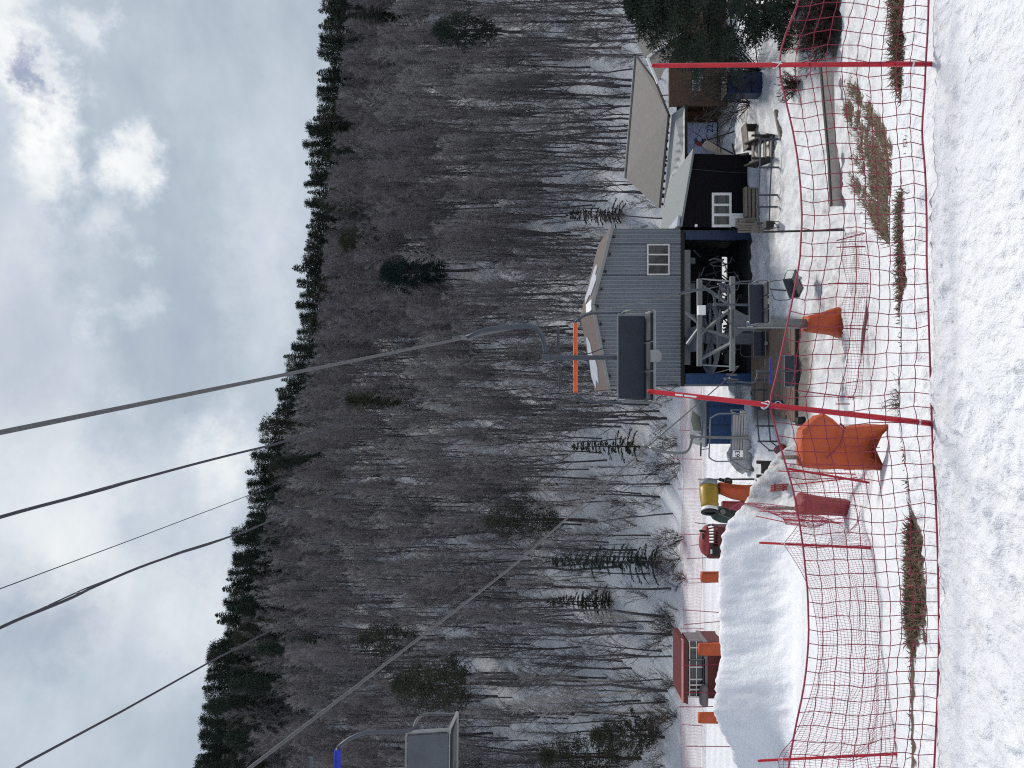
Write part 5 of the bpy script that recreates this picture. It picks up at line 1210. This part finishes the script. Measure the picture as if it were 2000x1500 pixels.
def spruce(seed, H, mat, bark, R0=.20, start=.08, dens=1.0, droop=.35, ragged=.25):
    R = np.random.default_rng(seed)
    zs = np.linspace(0, 1, 6); P = np.stack([0 * zs, 0 * zs, zs * H], -1); P[0, 2] = -.4
    trunk = [(P, H * .013 * (1.05 - zs) + .01)]
    C = []; D = []; l = []; w = []
    z = H * start
    while z < H * .985:
        f = z / H; rad = H * R0 * (1 - f) ** .85 * (1 + .10 * math.sin(9 * f + seed)) + .10
        nb = max(4, int((5 + 4 * (1 - f)) * dens))
        a0 = R.uniform(0, 6)
        for k in range(nb):
            az = a0 + 2 * PI * k / nb + R.uniform(-.3, .3); rr_ = rad * R.uniform(1 - ragged * 1.6, 1 + ragged)
            up = R.uniform(.0, .35) if f > .6 else R.uniform(-.1, .2)
            m = max(4, int(rr_ / .085))
            b0 = np.array([0, 0, z + R.uniform(-.12, .12)])
            for i in range(m):
                g = (i + .5) / m
                p = b0 + np.array([math.cos(az) * rr_ * g, math.sin(az) * rr_ * g, rr_ * (up * g - droop * g * g)])
                for s in (-1, 0, 1):
                    ta = az + s * R.uniform(.2, 1.1)
                    d = unit(np.array([math.cos(ta), math.sin(ta), R.uniform(-.45, .15)]))
                    C.append(p + R.normal(0, .03, 3)); D.append(d); l.append(R.uniform(.16, .36) * (1.1 - .3 * g)); w.append(R.uniform(.035, .08))
            if k % 2 == 0: trunk.append((np.array([b0, b0 + np.array([math.cos(az) * rr_ * .8, math.sin(az) * rr_ * .8, rr_ * (up * .8 - droop * .64)])]), np.array([.018, .006])))
        z += R.uniform(.20, .34) * (.7 + .5 * (1 - f))
    for _ in range(8): C.append(np.array([0, 0, H * .98])); D.append(unit(np.array([R.normal(0, .3), R.normal(0, .3), 1]))); l.append(.35); w.append(.08)
    C = np.array(C); D = np.array(D); U = np.tile([0.0, 0, 1], (len(C), 1)) + R.normal(0, .3, C.shape)
    V, Fq = sprays(C, D, U, np.array(l), np.array(w)); mc = fast_mesh('crown', V, Fq, mat)
    V, Fq = branch_mesh(trunk, 5); mt_ = fast_mesh('trunk', V, Fq, bark, True)
    return mt_, mc

PDEN, PSZ = 2.2, .62
def pine(seed, H, mat, bark, R0=.25, start=.35, clumps=34, per=90, blade=.26, rounded=1.0):
    if clumps < 100: clumps, per = int(clumps * 1.8), int(per * .62)
    R = np.random.default_rng(seed)
    zs = np.linspace(0, 1, 7); c = R.normal(0, .012, (7, 2)).cumsum(0) * H
    P = np.stack([c[:, 0], c[:, 1], zs * H * .96], -1); P[0, 2] = -.4
    trunk = [(P, H * .017 * (1.08 - zs) + .012)]
    C = []; D = []; l = []; w = []
    for k in range(clumps):
        f = start + (1 - start) * ((k + R.uniform(.0, 1)) / clumps)
        p = np.array([np.interp(f, zs, P[:, i]) for i in range(3)])
        prof = math.sin(PI * min(1, (f - start) / (1 - start) * .80 + .20)) ** .6 if rounded else (1.1 - f)
        rad = H * R0 * prof * R.uniform(.35, 1.0); az = k * 2.4 + R.uniform(-.5, .5)
        e = p + np.array([math.cos(az) * rad, math.sin(az) * rad, R.uniform(-.02, .18) * rad + .1])
        mid = (p + e) / 2 + np.array([0, 0, -.06 * rad])
        trunk.append((np.array([p, mid, e]), np.array([.035, .022, .010])))
        s = H * .055 * R.uniform(.7, 1.35)
        for _ in range(int(per * PDEN)):
            v = R.normal(0, 1, 3); v = unit(v) * R.uniform(.1, 1) ** .6
            q = e + v * s * np.array([1.25, 1.25, .75])
            if R.uniform() < .25: q = mid + (e - mid) * R.uniform(0, 1) + R.normal(0, .10, 3)
            C.append(q); D.append(unit(v + np.array([0, 0, .5]) + R.normal(0, .4, 3))); l.append(blade * PSZ * R.uniform(.6, 1.25)); w.append(blade * PSZ * R.uniform(.22, .42))
    C = np.array(C); D = np.array(D); U = R.normal(0, 1, C.shape)
    V, Fq = sprays(C, D, U, np.array(l), np.array(w)); mc = fast_mesh('crown', V, Fq, mat)
    V, Fq = branch_mesh(trunk, 6); mt_ = fast_mesh('trunk', V, Fq, bark, True)
    return mt_, mc

def plant(meshes, name, label, cat, x, y, s=1.0, rz=None, group=None, dz=0.0):
    t = thing(name, label, cat, (x, y, ground_z(x, y) + dz), random.uniform(0, 6.28) if rz is None else rz, group)
    t.scale = (s, s, s)
    link('trunk', meshes[0], t); link('crown', meshes[1], t)
    return t

tw = [M['twig_a'], M['twig_b'], M['twig_c']]
BT = [bare_tree(1, 11.5, tw[0], M['bark'], .27, ntw=17), bare_tree(2, 10.0, tw[1], M['bark'], .30, start=.36), bare_tree(3, 12.5, tw[0], M['bark'], .25, start=.36, ntw=16), bare_tree(4, 9.0, tw[2], M['bark'], .30, start=.28),
      bare_tree(5, 11.0, tw[1], M['bark'], .27, start=.22), bare_tree(6, 7.5, tw[0], M['bark'], .34, ntw=11, start=.2)]
SPARSE = [bare_tree(11, 11.0, M['twig_d'], M['bark'], .25, ntw=5, start=.40, tw=.011), bare_tree(12, 9.0, M['twig_d'], M['bark'], .30, ntw=6, start=.30, tw=.011), bare_tree(13, 8.0, tw[1], M['bark'], .28, ntw=7, start=.35, tw=.011),
          bare_tree(14, 12.0, M['twig_d'], M['bark'], .20, ntw=5, start=.5, tw=.011)]
BIRCH = bare_tree(9, 10.5, tw[2], M['birch'], .24, start=.45)
FIR = [spruce(21, 10.5, M['fir'], M['bark'], .19, .10), spruce(22, 9.0, M['fir'], M['bark'], .22, .06), pine(23, 10.0, M['fir'], M['pinebark'], .21, .30, 34, 60, .34, 0), pine(24, 9.0, M['pine'], M['pinebark'], .24, .32, 30, 70, .32)]

# special conifers first: (photo x of the crown's lower end, photo y, distance, height, kind, label)
taken = []
def at_px(py, Z): return X(py, Z), Z
SP = [(527, 83.0, pine(31, 10.5, M['fir_blue'], M['bark'], .235, .34, 60, 90, .34), 'dense dark blue green conifer alone in the middle of the bare wood'),
      (782, 86.0, pine(32, 12.0, M['pine'], M['pinebark'], .19, .25, 44, 75, .36, 0), 'olive green pine half hidden among bare trunks above the hanging chair'),
      (1335, 68.0, pine(33, 12.5, M['pine'], M['pinebark'], .20, .45, 40, 90, .34), 'olive green pine with a long bare trunk above the pink roofed hut'),
      (1098, 55.0, spruce(34, 8.2, M['fir'], M['bark'], .15, .05, .62, .30, .5), 'thin young dark spruce at the edge of the wood above the groomer'),
      (1440, 54.5, pine(35, 5.2, M['pine'], M['pinebark'], .32, .10, 34, 90, .24), 'low bushy olive pine at the foot of the slope near the picture corner'),
      (1478, 57.0, pine(36, 7.5, M['pine'], M['pinebark'], .26, .20, 36, 80, .26), 'taller bushy olive pine cut by the picture edge below the near chair'),
      (1175, 60.0, spruce(37, 5.0, M['pine'], M['bark'], .22, .08, .8, .3, .5), 'small loose green spruce sapling beside the thin young spruce'),
      (872, 57.5, spruce(38, 5.0, M['pine'], M['bark'], .20, .1, .6, .3, .5), 'small olive spruce behind the pale slatted chair hanger'),
      (420, 60.0, spruce(39, 4.4, M['pine'], M['bark'], .22, .1, .7, .3, .5), 'small olive spruce standing behind the roof of the brown cabin'),
      (66, 76.0, pine(40, 9.0, M['fir'], M['bark'], .22, .3, 40, 80, .32), 'round dark conifer among bare trees above the wooden house'),
      (292, 104, FIR[1], 'lone dark fir between bare crowns below the ridge'), (30, 100, FIR[0], 'dark fir near the upper corner of the wood beneath the ridge'),
      (1250, 80, FIR[3], 'olive pine beside the heavy rope above the long trunked pine'), (1255, 96, FIR[2], 'dark conifer under the tallest trees of the skyline'),
      (400, 106, pine(41, 11, M['pine'], M['pinebark'], .26, .25, 44, 70, .36), 'broad olive conifer on the slope under the ridge line'), (470, 98, pine(42, 11, M['pine'], M['pinebark'], .24, .25, 44, 70, .36), 'lower of two broad olive conifers beneath the ridge'),
      (1015, 62, FIR[3], 'tall thin olive pine among trunks beyond the snow gun'), (905, 108, FIR[2], 'dark conifer under the ridge where the cables leave the sky')]
for py, Z, ms, lab in SP:
    x, y = at_px(py, Z); plant(ms, 'conifer_tree', lab, 'conifer', x, y); taken.append((x, y, 2.0, 5.0 if py == 527 else 2.2))

# conifers along the ridge
RG = 'conifers lined up along the ridge'
k = 0
for Z0, Z1, f0, f1, g0, g1 in ((117, 127, .93, 1.03, 5, 13), (110, 117, .70, .90, 26, 70), (101, 114, .70, .97, 12, 26)):
    u = -90.0
    while u < (1640 if Z0 > 105 else 330):
        Z = random.uniform(Z0, Z1); xx = (u - 750) / F * Z
        vt = float(np.interp(u, UC, VT)) + random.uniform(-16, 14); ztop = EYE + (1000 - vt) / F * Z
        ms = FIR[[0, 2, 1, 2, 3, 0, 2][k % 7]]; h = (10.5, 10.0, 9.0, 10.0, 9.0, 10.5, 10)[k % 7]
        gz = ground_z(xx, Z)
        s = min(max((ztop - gz) / h * random.uniform(f0, f1), .45), 1.5)
        c_ = plant(ms, 'ridge_conifer', 'dark conifer in the row along the ridge against the sky', 'conifer', xx, Z, s, None, RG)
        q_ = random.uniform(.95, 1.45); c_.scale = (s * q_, s * q_, s)
        u += random.uniform(g0, g1); k += 1

# bare wood: scattered points on the hillside, nearest ones as trees of their own
pts = []
y = 54.0
while y < 124:
    st = 1.30 + (y - 54) * .0050
    x = -.56 * y - 2
    while x < .56 * y + 2:
        px_, py_ = x + random.uniform(-.8, .8) * st * .6, y + random.uniform(-.8, .8) * st * .5
        uu = 750 + px_ / py_ * F
        keep = random.random() < .86
        for tx, ty, rd, front in taken:
            if abs(px_ / py_ - tx / ty) * ty < rd * .75 and ty - 11 * (front / 5) < py_ < ty + 1: keep = False
        if keep: pts.append((px_, py_))
        x += st
    y += st
random.shuffle(pts)
def depth_vis(p): return p[1]
pts.sort(key=depth_vis)
inside = [p for p in pts if abs(p[0] / p[1]) < .51]
NEAR = set(inside[:296])
BG = 'bare trees at the front of the snowy wood'
k = 0; far = []
for p in pts:
    uu = 750 + p[0] / p[1] * F
    light = fbm(np.array(p[0] * .06), np.array(p[1] * .06), 13, 2)
    kind = random.choice([0, 1, 2, 4, 0, 5, 2]) if light < .12 else random.choice([3, 3, 1, 4])
    s = random.choice((random.uniform(.50, .95), random.uniform(.50, .95), random.uniform(.22, .45)))
    if p[1] > 78: s = max(s, .40) * 1.12
    # keep the bare crowns below the conifers of the ridge
    H_ = (11.5, 10.0, 12.5, 9.0, 11.0, 7.5)[kind]; vt_ = float(np.interp(uu, UC, VT)) + 48
    s = min(s, (EYE + (1000 - vt_) / F * p[1] - ground_z(*p)) / H_)
    if s < .18: continue
    k += 1
    if p in NEAR:
        if random.random() < .05 and uu < 420 or (p[1] < 58 and uu < 330 and random.random() < .18):
            plant(BIRCH, 'birch_tree', 'white stemmed birch at the front of the snowy wood', 'birch', p[0], p[1], s, None, 'white stemmed birches in the wood')
        else: plant(SPARSE[k % 4] if random.random() < .8 else BT[kind], 'bare_tree', 'bare grey brown tree at the front of the snowy wood', 'bare tree', p[0], p[1], s, None, BG)
    else: far.append((p[0], p[1], s, random.uniform(0, 6.28), kind))

def far_wood():
    used = sorted(set(f[4] for f in far))
    ref = {}
    for o in bpy.data.objects:
        if o.parent and o.parent.name.startswith('bare_tree') and o.type == 'MESH':
            for i in range(6):
                if o.data == BT[i][0]: ref.setdefault((i, 0), o)
                if o.data == BT[i][1]: ref.setdefault((i, 1), o)
    me = bpy.data.meshes.new('bare_woodland')
    me.vertices.add(len(far))
    me.vertices.foreach_set('co', np.array([(x, y, ground_z(x, y)) for x, y, *_ in far], np.float32).ravel())
    for nm, typ, idx in (('turn', 'FLOAT', 3), ('size', 'FLOAT', 2), ('sort', 'INT', 4)):
        a = me.attributes.new(nm, typ, 'POINT'); a.data.foreach_set('value', [f[idx] for f in far])
    me.update()
    o = link('bare_woodland', me); tag(o, 'mass of bare grey brown trees covering the upper hillside', 'woodland', None, 'stuff')
    ng = bpy.data.node_groups.new('woodland', 'GeometryNodeTree')
    ng.interface.new_socket('Geometry', in_out='INPUT', socket_type='NodeSocketGeometry'); ng.interface.new_socket('Geometry', in_out='OUTPUT', socket_type='NodeSocketGeometry')
    N = ng.nodes; Lk = ng.links
    gi = N.new('NodeGroupInput'); go = N.new('NodeGroupOutput'); jn = N.new('GeometryNodeJoinGeometry'); Lk.new(jn.outputs[0], go.inputs[0])
    def attr(nm, t):
        a = N.new('GeometryNodeInputNamedAttribute'); a.data_type = t; a.inputs['Name'].default_value = nm; return a.outputs['Attribute']
    turn = attr('turn', 'FLOAT'); size = attr('size', 'FLOAT'); sort = attr('sort', 'INT')
    rot = N.new('ShaderNodeCombineXYZ'); Lk.new(turn, rot.inputs['Z'])
    for i in used:
        cmp_ = N.new('FunctionNodeCompare'); cmp_.data_type = 'INT'; cmp_.operation = 'EQUAL'
        ins = [s for s in cmp_.inputs if s.type == 'INT']; Lk.new(sort, ins[0]); ins[1].default_value = i
        g = N.new('GeometryNodeJoinGeometry')
        for q in (0, 1):
            oi = N.new('GeometryNodeObjectInfo'); oi.transform_space = 'ORIGINAL'; oi.inputs['Object'].default_value = ref[(i, q)]; Lk.new(oi.outputs['Geometry'], g.inputs[0])
        ip = N.new('GeometryNodeInstanceOnPoints'); Lk.new(gi.outputs[0], ip.inputs['Points']); Lk.new(cmp_.outputs['Result'], ip.inputs['Selection']); Lk.new(g.outputs[0], ip.inputs['Instance'])
        Lk.new(rot.outputs[0], ip.inputs['Rotation']); Lk.new(size, ip.inputs['Scale']); Lk.new(ip.outputs[0], jn.inputs[0])
    md = o.modifiers.new('woodland', 'NODES'); md.node_group = ng
far_wood()

# big pine in the upper picture corner, bare bush before the house, reddish low bush
x, y = at_px(14, 30.5)
plant(pine(51, 7.0, M['fir'], M['pinebark'], .36, .04, 130, 170, .20), 'large_pine', 'large dark green pine before the wooden house at the picture edge', 'pine', x, y)
def bush(seed, H, n, mat, spread, tw_=.006, name='bare_bush'):
    R = np.random.default_rng(seed); st = []; tg = []
    for k in range(n):
        az = R.uniform(0, 6.28); el = math.radians(R.uniform(45, 85)); L = H * R.uniform(.55, 1.05)
        d = np.array([math.cos(az) * math.cos(el) * spread, math.sin(az) * math.cos(el) * spread, math.sin(el)])
        q = [np.array([R.normal(0, .06), R.normal(0, .06), -.1])]
        for s in range(5): d = unit(d + R.normal(0, .14, 3)); q.append(q[-1] + d * L / 5)
        q = np.array(q); st.append((q, np.linspace(.02 * H / 3, .006, 6)))
        for m in range(12):
            g = R.uniform(.25, 1); b = np.array([np.interp(g * 5, range(6), q[:, i]) for i in range(3)]); td = unit(d + R.normal(0, .6, 3)); l = H * R.uniform(.10, .28)
            tg.append((np.array([b, b + td * l * .5 + R.normal(0, .02, 3), b + td * l + R.normal(0, .04, 3)]), np.array([tw_, tw_ * .8, tw_ * .5])))
            tg.append((np.array([b + td * l * .4, b + td * l * .4 + unit(td + R.normal(0, .7, 3)) * l * .5]), np.array([tw_ * .8, tw_ * .5])))
    V, Fq = branch_mesh(st, 4); a = fast_mesh('trunk', V, Fq, M['wood_dark']); V, Fq = branch_mesh(tg, 3); b = fast_mesh('crown', V, Fq, mat)
    return a, b
x, y = at_px(140, 35.8); plant(bush(61, 4.4, 60, M['wood_dark'], 1.2, .011), 'bare_bush', 'tall bare dark bush with spreading twigs before the wooden house', 'bush', x, y)
x, y = at_px(200, 37.2); plant(bush(62, 2.8, 26, M['wood_dark'], 1.3, .010), 'bare_bush', 'lower bare bush spreading twigs over the snow near the porch post', 'bush', x, y)
x, y = at_px(168, 31.0); plant(bush(63, .9, 40, M['drybush'], 1.6, .012), 'red_bush', 'low reddish brown bush on the snow under the large pine', 'bush', x, y)
x, y = at_px(70, 27.5); plant(bush(64, 1.6, 60, M['drybush'], 1.8, .012), 'red_bush', 'dense reddish brown scrub below the large pine', 'bush', x, y)
x, y = at_px(10, 27.0); plant(bush(65, 1.7, 60, M['drybush'], 1.8, .012), 'red_bush', 'reddish brown scrub at the picture edge below the large pine', 'bush', x, y)
x, y = at_px(785, 9.4); plant(bush(66, .34, 14, M['drygrass'], 1.0, .003), 'dry_weed', 'small dry weed on the snow right under the tall leaning pole', 'weed', x, y)
for py, Z, H, lab in ((1050, 51.5, 1.6, 'small brown bush on the road edge above the groomer'), (1130, 51.0, 1.3, 'small bare bush on the road edge beyond the lone orange mat'), (1090, 52.5, 2.0, 'bare twiggy bush at the foot of the thin young spruce'), (905, 52.5, 1.8, 'bare bush above the pale slatted chair at the foot of the wood'), (1225, 53.5, 2.0, 'bare bush at the foot of the wood right above the pink roof end'), (1400, 53, 2.2, 'bare scrub at the foot of the wood near the low bushy pine')):
    x, y = at_px(py, Z); plant(bush(70 + int(py), H, 16, M['drybush'], 1.4, .010), 'bare_bush', lab, 'bush', x, y)

SAP = [bush(200 + i, 2.4, 7, M['twig_d'], .8, .008) for i in range(3)]
i = 0
for q in range(110):
    uu = random.uniform(-20, 1130); Z = 52.8 + abs(random.gauss(0, 3.2))
    if uu > 740 and Z < 55: continue
    plant(SAP[i % 3], 'bare_sapling', 'thin bare sapling in the undergrowth at the foot of the wood', 'sapling', (uu - 750) / F * Z, Z, random.uniform(.35, 1.15), None, 'bare saplings at the foot of the wood'); i += 1

# dead grass: nobody could count it
def dead_grass():
    C = []; tips = []
    R = np.random.default_rng(5)
    def tuft(x, y, n, h, lean=(0, 0), sp=.05):
        z = ground_z(x, y)
        for _ in range(n):
            bx, by = x + R.normal(0, sp), y + R.normal(0, sp * .6)
            d = np.array([R.normal(lean[0], .45), R.normal(lean[1], .35), R.uniform(.35, 1.0)]); d = unit(d)
            C.append((bx, by, z - .03)); tips.append(d * h * R.uniform(.35, 1.1))
    xs = np.array([-5, -2.2, -2.05, -1.25, -1.1, .5, .75, 1.5, 1.62, 2.35, 2.6, 4.2]); dn = np.array([.4, .4, 2.6, 2.6, .35, .4, 1.4, 1.5, .3, .2, 2.6, 2.8]); hh = np.array([.08, .08, .14, .14, .07, .07, .13, .15, .06, .05, .19, .20])
    x = -5.0
    while x < 4.2:
        d = float(np.interp(x, xs, dn)); h = float(np.interp(x, xs, hh))
        for _ in range(1 + int(d * 2.2)):
            wide = .22 if d > 1.2 and x < 0 else .07
            if random.random() < min(1, d): tuft(x + random.uniform(-.03, .03), 6.42 - abs(R.normal(0, wide)) + .05, int(8 + 10 * d), h * R.uniform(.6, 1.25))
        x += .035
    # windswept dead grass on the slope below the cabin
    for (ax, ay), (bx, by), wd in STREAKS:
        L_ = math.hypot(bx - ax, by - ay); n = int(L_ / .085)
        for q in range(n):
            t = (q + R.uniform()) / n
            if R.uniform() < .15: continue
            tuft(ax + (bx - ax) * t + R.normal(0, wd * .35), ay + (by - ay) * t + R.normal(0, wd * .5), 7, R.uniform(.14, .40), (.75, .5), .06)
    C_ = np.array(C); T = np.array(tips); n = len(C_)
    S_ = np.cross(T, R.normal(0, 1, T.shape)); S_ /= np.linalg.norm(S_, axis=1)[:, None] + 1e-9
    L = np.linalg.norm(T, axis=1); w = (.0028 + .0026 * R.uniform(0, 1, n)) * np.where(C_[:, 1] > 8, 1.9, 1.0)
    sagv = np.stack([0 * L, 0 * L, -L * .28], -1)
    A = np.cross(T, S_); A /= np.linalg.norm(A, axis=1)[:, None] + 1e-9
    base = [C_ + S_ * w[:, None], C_ - S_ * w[:, None] * .5 + A * w[:, None] * .87, C_ - S_ * w[:, None] * .5 - A * w[:, None] * .87]
    mid = [b + T * .55 + sagv * .15 for b in base]; tip = C_ + T + sagv
    V = np.stack(base + mid + [tip], 1).reshape(-1, 3)
    o7 = np.arange(n)[:, None] * 7
    quads = np.concatenate([o7 + np.array([[a, b, b + 3, a + 3]]) for a, b in ((0, 1), (1, 2), (2, 0))])
    tris = np.concatenate([o7 + np.array([[a + 3, b + 3, 6, 6]]) for a, b in ((0, 1), (1, 2), (2, 0))])
    # tip quads made of two close points
    V2 = V.copy(); V = np.concatenate([V, (tip + S_ * .0006)]); ti = len(V2) + np.arange(n)[:, None]
    tris = np.concatenate([np.concatenate([o7 + a + 3, o7 + b + 3, o7 + 6, ti], 1) for a, b in ((0, 1), (1, 2), (2, 0))])
    me = fast_mesh('dead_grass', V, np.concatenate([quads, tris]), M['drygrass'])
    o = link('dead_grass', me); tag(o, 'dry brown dead grass along the bank edge and on the slope', 'grass', None, 'stuff')
dead_grass()
